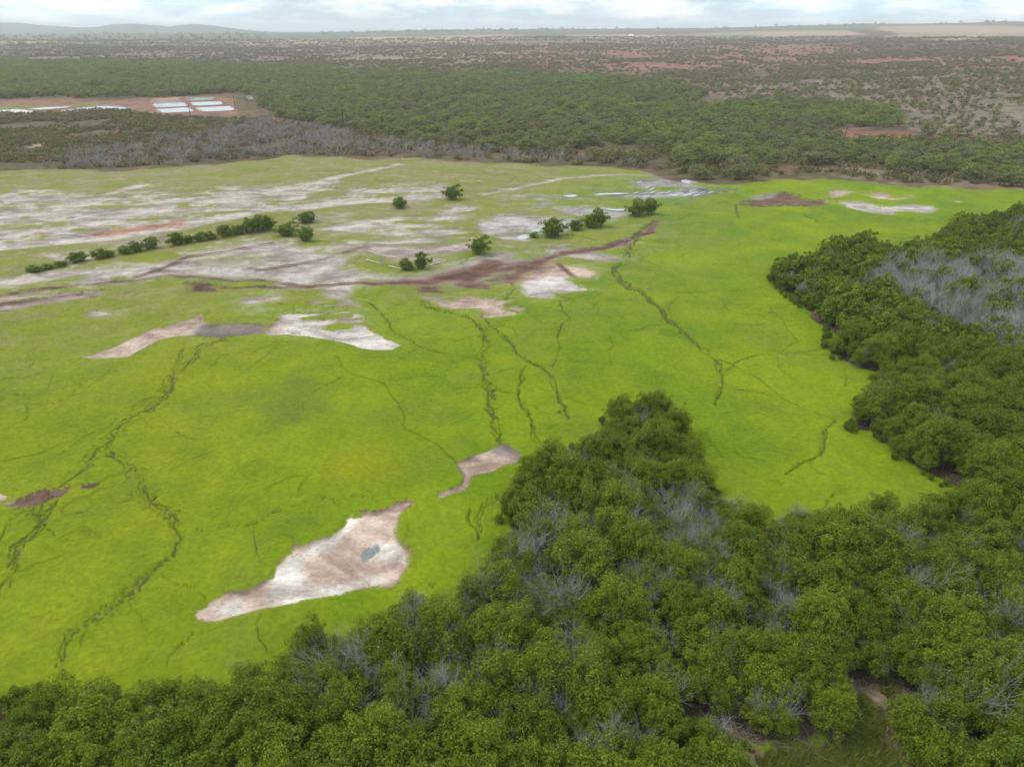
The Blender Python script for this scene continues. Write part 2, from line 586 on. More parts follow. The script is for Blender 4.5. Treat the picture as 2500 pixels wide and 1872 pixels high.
M_POND = water_mat('pond_water', (0.27, 0.32, 0.33), 0.12)
M_PONDG = water_mat('pond_green_water', (0.12, 0.19, 0.13), 0.2)
M_PUDDLE = water_mat('puddle_water', (0.50, 0.48, 0.46), 0.15, 0.02)
M_BLUEPUD = water_mat('pool_water', (0.25, 0.29, 0.29), 0.35, 0.2, 3.0)
M_SEA = water_mat('sea_water', (0.10, 0.20, 0.27), 0.25, 0.1, 0.02)
M_RED = plain('red_earth', (0.30, 0.165, 0.115))
M_WHITE = plain('white_tarp', (0.80, 0.80, 0.79), 0.5, 0.3, 0.05)
M_STICK = plain('dry_sticks', (0.30, 0.25, 0.22), 0.9, 0.1, 0.3)

# ================================================================== the ground
FINE = 51.0
az_f = np.radians(np.linspace(-FINE, FINE, 1051))
az_c = np.radians(np.linspace(FINE, 360 - FINE, 64)[1:-1])
AZ = np.concatenate([az_f, az_c])
dep = np.radians(np.concatenate([np.linspace(62.0, 34.0, 170)[:-1], np.linspace(34.0, 4.0, 600)]))
r_near = CAM_H / np.tan(dep)
r_far = np.geomspace(r_near[-1] * 1.012, 7600.0, 120)
RR = np.concatenate([[3.0, 8.0, 15.0], r_near, r_far])
NA, NR = len(AZ), len(RR)
A2, R2 = np.meshgrid(AZ, RR)
GX = (np.sin(A2) * R2).ravel()
GY = (np.cos(A2) * R2).ravel()
GR = R2.ravel()
GZ0 = terrain(GX, GY)
N = len(GX)
front = (np.abs(A2.ravel()) <= math.radians(FINE) + 1e-6) & (GR < 760)
fi = np.nonzero(front)[0]
fx, fy, fr = GX[fi], GY[fi], GR[fi]
# irregular outlines: warp before measuring
wamp = 0.35 + 0.006 * fr
wx = fx + (fbm(fx / (0.06 * fr + 2), fy / (0.06 * fr + 2), 3, 11) - 0.5) * 2.6 * wamp
wy = fy + (fbm(fx / (0.06 * fr + 2), fy / (0.06 * fr + 2), 3, 23) - 0.5) * 2.6 * wamp * (1 + fr / 260)

WHITE = np.array([0.60, 0.545, 0.50])
PALE = np.array([0.45, 0.390, 0.352])
PINK = np.array([0.46, 0.345, 0.285])
GREY = np.array([0.24, 0.195, 0.175])
MUD = np.array([0.125, 0.075, 0.058])
REDD = np.array([0.30, 0.150, 0.095])
LITTER = np.array([0.13, 0.095, 0.065])

soilc = np.empty((N, 3))
soilc[:] = LITTER * 1.3
f_soil = np.tile(np.array([0.285, 0.225, 0.140]), (len(fi), 1))
f_veg = np.ones(len(fi))
f_trail = np.zeros(len(fi))
f_dry = np.zeros(len(fi))
f_wet = np.zeros(len(fi))


def near_idx(poly, pad):
    a = np.array(poly)
    return np.nonzero((wx > a[:, 0].min() - pad) & (wx < a[:, 0].max() + pad) & (wy > a[:, 1].min() - pad) & (wy < a[:, 1].max() + pad))[0]


def bare(reg, pts, color, feather=0.8, strength=1.0, spread=3.0, wet=0.0, rim=0.0):
    """a bare patch without plants"""
    poly = gp(reg, pts)
    i = near_idx(poly, 14.0)
    x, y, r = wx[i], wy[i], fr[i]
    s = sdist(poly, x, y, 40.0)
    f = feather * (0.6 + r / 130.0) * 2.0
    k = sstep(s, -f, f * 0.55)
    f_veg[i] = np.minimum(f_veg[i], 1 - strength * (1 - k))
    m = (1 - sstep(s, 0.0, spread * (0.6 + r / 130.0)))[:, None]
    tone = 0.90 + 0.22 * fbm(x / 6.0, y / 6.0, 3, 31)[:, None]
    f_soil[i] = f_soil[i] * (1 - m) + color * tone * m
    if rim:
        q = (rim * sstep(s + (fbm(x / 1.2, y / 1.2, 2, 33) - 0.5) * 0.9, -0.75, -0.05))[:, None] * m
        f_soil[i] = f_soil[i] * (1 - q) + MUD * 1.1 * q
    f_wet[i] = np.maximum(f_wet[i], wet * (1 - k))


def patchy(reg, pts, color, cover=0.5, ang=12.0, lx=30.0, ly=4.5, seed=50):
    """bare streaks and plants in strips"""
    poly = gp(reg, pts)
    i = near_idx(poly, 14.0)
    x, y, r = fx[i], fy[i], fr[i]
    s = sdist(poly, wx[i], wy[i], 40.0)
    inn = 1 - sstep(s, -1.6 * (0.4 + r / 200), 1.6 + r / 150)
    ca, sa = math.cos(math.radians(ang)), math.sin(math.radians(ang))
    u, v = x * ca + y * sa, -x * sa + y * ca
    n = fbm(u / lx, v / ly, 4, seed) * 0.55 + fbm(u / 9.0, v / 2.6, 4, seed + 9) * 0.45
    lo, hi = np.quantile(n[s < 0] if (s < 0).any() else n, [max(cover - 0.32, 0), min(cover + 0.32, 1)])
    vg = 1 - sstep(n, lo, hi)
    f_veg[i] = np.minimum(f_veg[i], 1 - inn * (1 - vg))
    m = (inn * 0.95)[:, None]
    tone = 0.82 + 0.36 * fbm(u / 14.0, v / 3.0, 3, seed + 3)[:, None]
    f_soil[i] = f_soil[i] * (1 - m) + color * tone * m


def veg_island(reg, pts, amt=1.0, feather=0.8):
    poly = gp(reg, pts)
    i = near_idx(poly, 14.0)
    s = sdist(poly, wx[i], wy[i], 30.0)
    f = feather * (0.6 + fr[i] / 130.0)
    k = 1 - sstep(s, -f, f)
    f_veg[i] = np.maximum(f_veg[i], amt * k)


def track(reg, pts, width, color, veg=0.0, soft=0.6, broken=0.0, seed=70):
    """a worn track: bare strip"""
    poly = gp(reg, pts)
    i = near_idx(poly, 8.0)
    d = pdist(poly, wx[i], wy[i], 30.0)
    width = np.maximum(width, fr[i] ** 2 * 0.000036)
    k = 1 - sstep(d, width * (1 - soft) * 0.5, width * 0.5 * (1 + soft))
    if broken:
        k = k * (1 - broken + broken * sstep(fbm(fx[i] / 7.0, fy[i] / 7.0, 3, seed), 0.35, 0.6))
    f_veg[i] = f_veg[i] * (1 - k) + np.minimum(f_veg[i], veg) * k
    m = k[:, None]
    f_soil[i] = f_soil[i] * (1 - m) + color * m


def trails(reg, pts, width=0.5, amt=1.0, seed=90):
    """a game trail trodden into the plants: thin wandering cracks, braided where it is wide"""
    poly = gp(reg, pts)
    i = near_idx(poly, 7.0)
    x, y, r = fx[i], fy[i], fr[i]
    k = np.zeros(len(i))
    base = min(width, 0.62)
    strands = 1 if width <= 0.5 else (2 if width < 0.9 else 4)
    for q in range(strands):
        a = (0.3 + width * (0.35 if q == 0 else 0.85))
        tx_ = x + (fbm(x / 1.9 + 31 * q, y / 1.9, 3, seed + q) - 0.5) * 2.3 * a
        ty_ = y + (fbm(x / 1.9, y / 1.9 + 17 * q, 3, seed + 5 + q) - 0.5) * 2.3 * a
        d = pdist(poly, tx_, ty_, 12.0)
        w = base * (0.11 if q == 0 else 0.075) + 0.0004 * r + r * r * 0.000005
        kk = 1 - sstep(d, w * 0.2, w * 1.7)
        kk = kk * (0.62 + 0.45 * sstep(fbm(x / (3.0 + q), y / (3.0 + q), 3, seed + 7 + q), 0.32, 0.58)) * (1.0 if q == 0 else 0.85)
        k = np.maximum(k, kk)
    if width > 0.9:
        d0 = pdist(poly, x, y, 12.0)
        band = 1 - sstep(d0, width * 0.35, width * 1.15)
        k = np.maximum(k, band * 0.45 * sstep(fbm(x / 0.6, y / 0.8, 3, seed + 2), 0.56, 0.74))
    f_trail[i] = np.maximum(f_trail[i], np.clip(k, 0, 1) * amt)


# drier, thinner growth towards the far left of the flat
f_dry[:] = np.clip(sstep(fr, 95, 190) * (1 - sstep(np.degrees(np.arctan2(fx, fy)), -6, 22)) * 0.95, 0, 1)
f_dry *= 0.75 + 0.5 * fbm(fx / 40, fy / 22, 3, 41)

# --- streaky flats
patchy(R3, [(-300, 260), (0, 260), (100, 225), (350, 250), (560, 245), (760, 200), (860, 245), (1020, 255), (1200, 215), (1400, 215), (1700, 185),
            (1840, 155), (1800, 235), (1700, 240), (1600, 300), (1800, 295), (2150, 280), (2150, 300), (1700, 330), (1450, 355), (1250, 385), (1100, 425),
            (900, 475), (700, 495), (450, 505), (200, 530), (0, 560), (-300, 600)], PALE * 1.0, 0.40, 16, 30, 5.0, 50)
patchy(R4, [(180, 400), (330, 365), (600, 330), (720, 330), (770, 380), (700, 425), (560, 435), (400, 435), (300, 425)], PALE * 1.15, 0.36, 8, 26, 4, 61)
patchy(R4, [(760, 340), (900, 265), (1020, 275), (970, 325), (850, 355), (780, 390)], PALE * 1.15, 0.4, 25, 18, 3, 63)
patchy(R4, [(360, 185), (560, 165), (860, 155), (860, 245), (600, 255), (100, 290), (60, 240), (300, 225)], PALE, 0.45, 10, 26, 4, 65)
patchy(R4, [(280, 530), (480, 480), (720, 440), (880, 465), (1020, 445), (1000, 505), (900, 550), (780, 575), (560, 570), (430, 530)], GREY * 1.8, 0.34, 14, 20, 3, 67)
patchy(R4, [(60, 330), (330, 320), (300, 370), (100, 400)], PALE * 0.9, 0.62, 8, 20, 3, 69)
patchy(R3, [(280, 580), (520, 560), (480, 600), (330, 605)], WHITE, 0.3, 10, 20, 3, 71)
patchy(R3, [(600, 520), (760, 500), (880, 505), (850, 545), (640, 555)], PALE, 0.35, 10, 20, 3, 73)
patchy(R3, [(-200, 830), (0, 815), (100, 800), (300, 770), (560, 745), (520, 800), (300, 840), (150, 870), (60, 890), (0, 895), (-200, 930)], GREY * 1.5, 0.4, 20, 24, 3, 75)
patchy(R3, [(450, 885), (560, 880), (640, 890), (610, 930), (480, 930)], PALE * 0.85, 0.5, 10, 10, 3, 77)
patchy(R4, [(130, 440), (330, 430), (560, 440), (760, 390), (900, 400), (1000, 440), (800, 450), (500, 490), (280, 520), (150, 480)], PALE * 0.95, 0.5, 10, 20, 3, 78)
patchy(R4, [(1000, 380), (1120, 320), (1340, 330), (1300, 400), (1360, 440), (1220, 460), (1080, 430)], PALE * 1.05, 0.42, 18, 18, 3, 79)
patchy(R3, [(1460, 945), (1540, 890), (1700, 840), (1900, 860), (1990, 960), (1880, 990), (1760, 985), (1640, 950)], PALE * 1.05, 0.6, 12, 12, 3, 80)
patchy(R3, [(1280, 790), (1480, 770), (1560, 800), (1480, 880), (1330, 900)], PALE * 0.9, 0.68, 14, 12, 3, 82)
patchy(R4, [(700, 760), (860, 770), (1000, 740), (1200, 690), (1300, 770), (1260, 860), (1100, 880), (880, 840)], PINK, 0.55, 10, 12, 3, 84)
# --- bare pans
bare(R3, [(-300, 760), (-150, 735), (0, 712), (150, 690), (330, 662), (520, 648), (700, 638), (900, 628), (985, 600), (1080, 568), (1200, 543), (1330, 513), (1450, 498),
          (1560, 512), (1650, 538), (1740, 558), (1830, 588), (1890, 608), (1880, 640), (1850, 660), (1950, 680), (2060, 690), (2212, 700), (2380, 660),
          (2480, 625), (2600, 590), (2700, 560), (2790, 575), (2760, 600), (2860, 612), (2950, 600), (2870, 640), (2720, 660), (2640, 690),
          (2600, 735), (2450, 745), (2330, 715), (2212, 730), (1960, 730), (1930, 780), (1890, 820), (1970, 880), (1920, 880), (1830, 840),
          (1750, 820), (1730, 770), (1560, 775), (1480, 765), (1490, 722), (1300, 712), (1100, 708), (900, 708), (700, 722), (540, 745), (400, 752),
          (430, 695), (300, 722), (150, 752), (0, 762), (-300, 830)], PALE, 1.0, 0.97, 3)
bare(R4, [(1250, 690), (1290, 640), (1360, 600), (1430, 580), (1500, 580), (1600, 588), (1690, 612), (1705, 632), (1650, 662), (1560, 650), (1530, 668), (1600, 708),
          (1690, 722), (1560, 732), (1440, 738), (1485, 772), (1370, 772), (1290, 766)], PINK * 1.15, 0.8, 1, 3)
bare(R4, [(1290, 700), (1400, 660), (1520, 670), (1600, 712), (1680, 722), (1500, 735), (1430, 745), (1480, 770), (1370, 770), (1300, 762)], WHITE * 0.97, 1.2, 1, 1.5)
bare(R4, [(1390, 520), (1430, 498), (1510, 488), (1620, 500), (1720, 515), (1810, 540), (1865, 562), (1780, 572), (1640, 560), (1540, 548), (1440, 545)], PALE * 0.95, 1.0, 1, 2)
bare(R4, [(850, 805), (900, 775), (1000, 765), (1150, 770), (1180, 800), (1250, 840), (1262, 862), (1190, 882), (1100, 872), (1010, 842), (900, 832)], PINK * 1.05, 1.0, 0.9, 3)
bare(R3, [(1380, 1005), (1440, 955), (1480, 935), (1530, 908), (1570, 893), (1620, 918), (1640, 948), (1700, 970), (1800, 985), (1880, 990), (1900, 958), (1965, 962),
          (2010, 990), (2090, 1030), (2170, 1070), (2130, 1097), (2060, 1097), (1950, 1082), (1880, 1062), (1760, 1032), (1660, 1017), (1530, 1007), (1450, 1010)], WHITE * 0.98, 0.28, 1, 3)
bare(Q1, [(405, 277), (470, 265), (560, 230), (650, 185), (740, 160), (810, 128), (880, 124), (960, 98), (1040, 78), (1090, 50), (1100, 90), (1180, 95), (1270, 85), (1360, 90),
          (1440, 92), (1400, 142), (1330, 152), (1260, 157), (1190, 168), (1100, 178), (1040, 167), (960, 172), (880, 187), (800, 217), (720, 252), (680, 272), (580, 282), (480, 289)],
     PINK * 1.08, 0.3, 1, 3)
bare(Q1, [(1060, 165), (1100, 110), (1170, 92), (1270, 83), (1360, 88), (1440, 92), (1400, 142), (1330, 152), (1260, 157), (1190, 168), (1100, 180)], GREY * 0.85, 0.3, 1, 1.2)
bare(R3, [(1005, 797), (1070, 745), (1110, 733), (1160, 765), (1195, 782), (1120, 797)], MUD * 1.25, 0.5, 1, 2)
bare(R3, [(1360, 880), (1420, 860), (1395, 890), (1320, 895)], PALE, 0.8, 0.8, 2)
bare(R3, [(1370, 820), (1440, 800), (1470, 820), (1410, 832)], PALE, 0.8, 0.8, 2)
bare(Q1, [(-120, 1070), (0, 1060), (60, 1030), (160, 1010), (240, 980), (330, 965), (420, 970), (500, 962), (560, 972), (480, 997), (400, 1003), (330, 1033), (260, 1058), (180, 1085),
          (90, 1090), (0, 1085), (-120, 1095)], MUD * 1.5, 0.5, 0.95, 2)
bare(Q1, [(-100, 1000), (0, 998), (40, 1010), (20, 1050), (-100, 1060)], PINK * 1.15, 0.4, 1, 1)
bare(Q1, [(80, 1335), (130, 1305), (160, 1310), (120, 1350)], PINK * 0.8, 0.4, 1, 1)
# the big salt pan and the small one beside the promontory
bare(Q2, [(145, 1190), (150, 1130), (220, 1080), (290, 1030), (350, 1005), (440, 1000), (510, 960), (570, 920), (600, 880), (630, 820), (700, 770), (760, 720), (850, 690), (930, 660),
          (1000, 630), (1040, 580), (1060, 530), (1110, 492), (1180, 503), (1260, 508), (1330, 488), (1420, 438), (1480, 418), (1570, 416), (1520, 452), (1480, 492), (1450, 540), (1440, 590),
          (1440, 640), (1460, 690), (1490, 730), (1502, 762), (1480, 812), (1470, 880), (1460, 930), (1380, 972), (1280, 960), (1180, 970), (1080, 985), (960, 1010), (850, 1040),
          (720, 1070), (600, 1095), (520, 1122), (420, 1162), (330, 1187), (230, 1197)], PINK * 1.22, 0.6, 1, 1.2, 0, 0.7)
for q in ([(600, 1010), (640, 860), (720, 790), (900, 700), (1000, 650), (1060, 560), (1140, 520), (1230, 540), (1100, 620), (1020, 720), (900, 760), (800, 850), (860, 900), (940, 930), (1080, 870), (1250, 870), (1330, 900),
           (1300, 940), (1100, 965), (880, 1010), (700, 1060)], [(1310, 700), (1400, 690), (1440, 800), (1350, 830), (1300, 760)], [(310, 1080), (420, 1040), (440, 1090), (350, 1120)]):
    poly = gp(Q2, q)
    s = sdist(poly, wx, wy, 20.0)
    k = (1 - sstep(s + (fbm(fx / 1.7, fy / 1.7, 3, 83) - 0.5) * 2.4, -0.8, 0.7))[:, None] * 0.85
    f_soil = f_soil * (1 - k) + np.array([0.68, 0.63, 0.58]) * k
bare(Q2, [(1228, 720), (1262, 694), (1312, 698), (1316, 728), (1280, 762), (1234, 772)], np.array([0.27, 0.295, 0.295]), 0.12, 1, 0.12, 0.35)
bare(Q2, [(1745, 185), (1830, 165), (1890, 130), (1960, 95), (2030, 88), (2110, 118), (2160, 140), (2140, 200), (2060, 222), (1980, 252), (1900, 277), (1830, 293), (1800, 282), (1768, 230)],
     PINK * 1.1, 0.5, 1, 1.2, 0, 0.6)
bare(Q2, [(1975, 110), (2040, 90), (2120, 125), (2110, 165), (2020, 150)], GREY * 1.1, 0.6, 1, 0.8)
track(Q2, [(1830, 285), (1805, 340), (1720, 368), (1670, 385)], 0.9, PINK)
# right of the field, and the far right corner
bare(R5, [(655, 268), (720, 240), (800, 215), (900, 204), (1010, 214), (1060, 240), (1180, 250), (1215, 272), (1150, 292), (1000, 287), (850, 292), (750, 287)], MUD * 1.35, 1.2, 0.9, 2)
bare(R5, [(690, 245), (760, 212), (880, 205), (860, 228), (760, 240)], PALE * 0.8, 1.0, 0.9, 1)
bare(R5, [(1160, 198), (1250, 193), (1330, 205), (1260, 232), (1195, 247)], PINK * 1.2, 1.0, 1, 2)
bare(R5, [(1205, 258), (1320, 248), (1450, 264), (1600, 258), (1755, 270), (1740, 292), (1690, 312), (1600, 302), (1520, 307), (1575, 323), (1480, 322), (1350, 307), (1260, 292)], WHITE * 0.9, 1.0, 1, 2)
bare(R5, [(1350, 217), (1450, 188), (1520, 220), (1600, 203), (1625, 226), (1540, 238), (1420, 237)], PINK * 1.2, 1.0, 0.9, 2)
bare(R5, [(1780, 236), (1880, 244), (1955, 260), (1880, 264)], PINK * 1.2, 0.8, 1, 1)
bare(R5, [(-60, 480), (0, 475), (60, 452), (115, 460), (95, 492), (20, 500)], PINK * 0.9, 1.0, 0.9, 2)
# the wet corner with standing water in furrows
WETC = np.array([0.36, 0.33, 0.31])
bare(WR, [(1160, 130), (1360, 108), (1580, 108), (1700, 158), (1850, 188), (1900, 213), (2095, 198), (2060, 217), (1880, 237), (1700, 277), (1600, 272), (1420, 282), (1250, 292),
          (1150, 267), (980, 257), (850, 242), (1000, 233), (1180, 233), (1300, 213), (1480, 213), (1560, 193), (1400, 188), (1300, 200), (1210, 187)], WETC, 1.2, 0.92, 2, 0.4)
bare(WR, [(1750, 200), (1850, 190), (1960, 180), (2060, 195), (1900, 240), (1700, 290), (1560, 325), (1500, 320), (1650, 275)], np.array([0.13, 0.135, 0.14]), 1.5, 0.8, 1.5, 0.5)
bare(WR, [(120, 268), (380, 260), (540, 255), (640, 247), (775, 255), (700, 278), (400, 278)], WETC, 1.0, 0.9, 2, 0.3)
bare(WR, [(360, 338), (480, 298), (615, 315), (520, 348), (400, 354)], WETC * 1.1, 1.0, 0.85, 2, 0.2)
bare(WR, [(580, 372), (680, 333), (850, 338), (960, 345), (1150, 350), (1190, 400), (1040, 430), (960, 420), (870, 390), (780, 410), (640, 390)], WETC * 1.15, 1.0, 0.95, 2, 0.3)
patchy(WR, [(40, 445), (200, 400), (430, 425), (700, 430), (800, 435), (770, 485), (650, 540), (450, 560), (330, 620), (130, 610), (-60, 540), (-60, 465)], WETC * 1.25, 0.25, 18, 22, 2.5, 81)
track(WR, [(0, 240), (130, 213), (400, 165), (660, 120), (890, 105), (1060, 95), (1380, 80), (1480, 72)], 3.6, PALE * 1.1, 0.1, 0.6, 0.3)
# tracks across the far left
for pts, w in (([(-200, 575), (0, 548), (200, 522), (500, 487), (640, 487), (900, 455), (1100, 415), (1300, 372), (1560, 330), (1850, 310), (2100, 290)], 4.0),
               ([(-200, 420), (0, 385), (240, 350), (330, 330), (520, 300)], 3.5),
               ([(300, 470), (400, 430), (560, 410), (760, 370), (900, 335), (1100, 290), (1250, 262), (1500, 235), (1700, 195), (1830, 160), (2000, 130), (2150, 95)], 3.4),
               ([(-200, 300), (0, 272), (120, 240), (230, 235)], 3.0), ([(640, 245), (780, 212)], 3.5), ([(560, 420), (880, 345), (1250, 275)], 2.5)):
    track(R3, pts, w * 1.15, PALE * 1.15, 0.0, 0.9, 0.4)
track(R3, [(540, 462), (700, 450), (940, 425)], 5.0, REDD * 1.3, 0.0, 0.7)
veg_island(R3, [(1000, 625), (1120, 592), (1250, 577), (1400, 572), (1450, 600), (1430, 640), (1250, 642), (1080, 642)], 0.62, 2.0)
veg_island(R3, [(580, 692), (720, 686), (705, 712), (560, 732)], 0.9, 0.8)
for (ex, ey, ew, eh) in ((440, 445, 55, 12), (230, 480, 75, 22), (850, 378, 36, 13), (1060, 318, 130, 18), (180, 375, 40, 8), (640, 430, 50, 12), (560, 420, 40, 9), (730, 385, 40, 10), (1000, 330, 70, 12), (60, 510, 60, 10), (840, 412, 40, 10), (1120, 300, 60, 9)):
    veg_island(R3, [(ex + ew * math.cos(t), ey + eh * math.sin(t)) for t in np.linspace(0, 6.28, 14)[:-1]], 0.95, 0.5)
# red-brown mud churned by wheels
REDMUD = np.array([0.165, 0.088, 0.066])
track(R4, [(420, 702), (600, 692), (760, 680), (900, 655), (1000, 640), (1100, 620), (1200, 610), (1300, 600), (1400, 560), (1520, 520), (1700, 490), (1860, 445), (1960, 410), (1995, 350)], 3.0, REDMUD, 0.05, 0.8, 0.25)
track(R4, [(800, 690), (930, 655), (1060, 640), (1200, 605), (1300, 600)], 11.0, REDMUD, 0.05, 0.8, 0.35, 72)
track(R4, [(1090, 575), (1040, 640), (960, 700), (1050, 715)], 4.0, REDMUD, 0.05, 0.7, 0.3, 74)
track(R4, [(1290, 605), (1240, 650), (1210, 680)], 3.0, REDMUD, 0.05, 0.7, 0.3, 74)
track(R4, [(1480, 585), (1520, 620), (1560, 650)], 1.6, REDMUD, 0.05, 0.7, 0.2, 74)
for pts in ([(-200, 840), (0, 802), (150, 777), (400, 746), (600, 725), (900, 705), (1100, 710), (1400, 718), (1700, 745), (2212, 742)], [(850, 670), (1000, 602), (1250, 556), (1480, 516)],
            [(1380, 662), (1600, 630), (1790, 590), (2000, 540), (2212, 515)], [(-100, 870), (0, 850), (250, 825), (430, 792)], [(1000, 745), (1300, 760), (1700, 748)],
            [(700, 700), (900, 650), (1000, 630)]):
    track(R3, pts, 0.9, REDMUD * 0.9, 0.1, 0.6, 0.3)
    track(R3, [(a, b + 9) for a, b in pts], 0.7, REDMUD, 0.2, 0.6, 0.5)

# --- game trails
for reg, pts, w, a in (
    (Q1, [(1220, 165), (1130, 195), (1060, 235), (1040, 290), (1000, 340), (940, 370), (920, 420), (890, 490), (800, 550), (700, 610), (640, 660), (600, 720), (560, 760), (510, 790), (480, 840), (440, 890), (380, 940), (320, 965)], 1.6, 1),
    (Q1, [(990, 230), (960, 300), (930, 370), (930, 460)], 0.6, 1), (Q1, [(880, 490), (800, 490), (720, 540)], 0.9, .6),
    (Q1, [(600, 780), (660, 830), (710, 880), (740, 930), (780, 1000), (820, 1070), (900, 1110), (960, 1180), (990, 1230), (960, 1280), (890, 1360), (820, 1430), (740, 1520), (600, 1620), (560, 1650)], 1.0, .9),
    (Q5, [(800, 10), (690, 80), (590, 140), (500, 190), (440, 230), (400, 300), (380, 380), (350, 420)], 0.9, .9),
    (Q1, [(640, 800), (700, 860), (690, 930), (720, 1000), (800, 1080), (870, 1110)], 1.0, .6),
    (Q1, [(250, 1000), (220, 1080), (230, 1180), (150, 1260), (90, 1300), (80, 1400)], 0.9, .9), (Q1, [(330, 1040), (280, 1110), (220, 1180)], 0.7, .8),
    (Q1, [(0, 1280), (40, 1200), (90, 1130), (180, 1080)], 0.6, .7), (Q1, [(100, 1310), (60, 1450), (0, 1560)], 0.9, .7), (Q1, [(340, 1240), (420, 1210), (540, 1240)], 0.6, .6),
    (Q1, [(0, 680), (150, 600), (140, 520), (130, 480)], 0.25, .6), (Q1, [(0, 840), (220, 790), (330, 740), (500, 720)], 0.35, .7), (Q1, [(400, 290), (200, 290), (0, 300)], 0.3, .6),
    (Q1, [(280, 370), (260, 440), (180, 490)], 0.2, .5), (Q1, [(600, 340), (480, 440), (380, 500)], 0.2, .5),
    (D, [(725, 770), (755, 810), (830, 830), (870, 890), (880, 930), (940, 960), (985, 1000)], 0.3, .75), (Q1, [(1890, 360), (1790, 410), (1700, 460)], 0.25, .6),
    (Q1, [(770, 610), (830, 650), (920, 655), (970, 690), (1060, 720)], 0.3, .6), (Q1, [(920, 890), (1040, 820), (1150, 790)], 0.3, .6),
    (Q2, [(120, 605), (350, 595), (545, 570), (640, 510), (780, 450), (930, 410), (1010, 420), (1060, 465)], 0.32, .8), (Q2, [(930, 410), (1060, 395), (1220, 395), (1300, 435)], 0.3, .7),
    (Q2, [(545, 570), (540, 680), (580, 780)], 0.3, .75), (Q2, [(0, 885), (100, 940), (220, 970), (240, 1030)], 0.3, .7), (Q2, [(580, 1105), (570, 1180), (590, 1260), (640, 1340)], 0.35, .8),
    (Q2, [(1060, 990), (1060, 1060)], 0.3, .7), (Q2, [(190, 1215), (90, 1340)], 0.35, .6), (Q5, [(760, 40), (860, 150), (880, 250), (870, 340)], 0.3, .6), (Q5, [(1150, 260), (1010, 390), (1000, 470)], 0.35, .7),
    (Q5, [(540, 180), (510, 240), (480, 330)], 0.3, .6), (Q2, [(620, 620), (740, 625), (800, 665)], 0.3, .5),
    (R4, [(430, 790), (520, 860), (560, 930), (620, 980), (700, 1020), (800, 1060), (900, 1080), (1030, 1100)], 0.8, .9),
    (R4, [(740, 790), (780, 830), (880, 850), (960, 870), (1030, 910), (1060, 950), (1070, 1020), (1050, 1070), (1060, 1150)], 1.3, .95),
    (R4, [(1060, 870), (1100, 920), (1170, 970), (1210, 1020), (1230, 1070), (1290, 1110), (1350, 1140)], 0.7, 1),
    (Q3, [(480, 10), (560, 30), (640, 90), (670, 120), (690, 200), (720, 270), (730, 350), (760, 390)], 0.7, 1), (Q3, [(470, 40), (460, 150), (430, 230), (470, 310), (520, 380), (540, 470), (570, 550)], 0.8, 1),
    (Q3, [(200, 40), (240, 150), (255, 280), (280, 380), (310, 480), (330, 540)], 1.0, .95), (Q3, [(720, 240), (850, 280), (960, 300)], 0.4, .8), (Q3, [(250, 150), (330, 210), (430, 225)], 0.4, .7),
    (Q3, [(140, 960), (125, 1040), (150, 1130), (210, 1180)], 0.7, .9), (Q3, [(330, 880), (230, 950), (180, 1050), (190, 1110)], 0.9, .8), (Q3, [(370, 1010), (280, 1060), (180, 1080)], 1.2, .8),
    (R4, [(1790, 585), (1760, 640), (1800, 690), (1850, 730), (1920, 740), (1960, 790), (2030, 830), (2050, 890), (2120, 930), (2160, 980), (2212, 1020)], 0.9, .95),
    (R4, [(1480, 790), (1490, 840), (1530, 880), (1480, 930), (1465, 980), (1480, 1020), (1460, 1090), (1430, 1150)], 0.4, .85), (R4, [(1900, 720), (2100, 740), (2212, 745)], 0.5, .8),
    (R4, [(1880, 555), (2000, 600), (2212, 650)], 0.4, .6), (R4, [(1990, 350), (1880, 430), (1850, 500), (1840, 550)], 2.2, 1), (R4, [(1740, 980), (1770, 1030), (1740, 1080), (1760, 1140)], 0.3, .6),
    (R4, [(1230, 690), (1210, 740), (1190, 780)], 0.8, .8), (R4, [(620, 790), (600, 830), (550, 860)], 0.3, .5),
    (R5, [(0, 600), (40, 680), (150, 740), (220, 800), (280, 880), (340, 920), (390, 970), (440, 1020), (500, 1080), (560, 1120), (580, 1190), (570, 1290), (540, 1360)], 0.85, 1),
    (R5, [(150, 740), (350, 745), (550, 740)], 0.4, .8), (R5, [(350, 770), (300, 810), (290, 850)], 0.4, .7), (R5, [(520, 1090), (650, 1140), (800, 1220), (880, 1300)], 0.45, .85),
    (R5, [(600, 1160), (720, 1090), (890, 1075), (990, 1010), (960, 980), (920, 910), (840, 820)], 0.45, .8), (R5, [(890, 1075), (1130, 1050)], 0.4, .7), (R5, [(480, 750), (620, 790), (820, 850), (960, 860), (1130, 850)], 0.4, .7),
    (R5, [(650, 270), (670, 340)], 0.6, .8), (R5, [(1020, 325), (1080, 350), (1110, 375), (1200, 405)], 0.5, .8), (R5, [(620, 360), (760, 400), (850, 460)], 0.5, .7), (R5, [(540, 590), (800, 610)], 0.5, .6),
    (R5, [(600, 1260), (750, 1270), (1000, 1350)], 0.4, .7), (R5, [(1245, 1150), (1245, 1250)], 0.35, .7), (R5, [(200, 350), (330, 355), (420, 320), (560, 300)], 0.5, .6), (R5, [(880, 1100), (900, 1160), (980, 1220)], 0.3, .5),
    (Q4, [(570, 1250), (510, 1320), (520, 1380), (470, 1450), (400, 1490), (330, 1520)], 0.6, .9), (Q4, [(0, 1070), (230, 1110), (400, 1190), (560, 1250)], 0.45, .8), (Q4, [(280, 1570), (320, 1520), (360, 1500)], 0.8, .8),
    (Q3, [(1640, 480), (1700, 560), (1900, 640), (2100, 700)], 0.9, .45), (Q3, [(1650, 610), (1800, 680), (1950, 760), (2137, 800)], 1.1, .4),
):
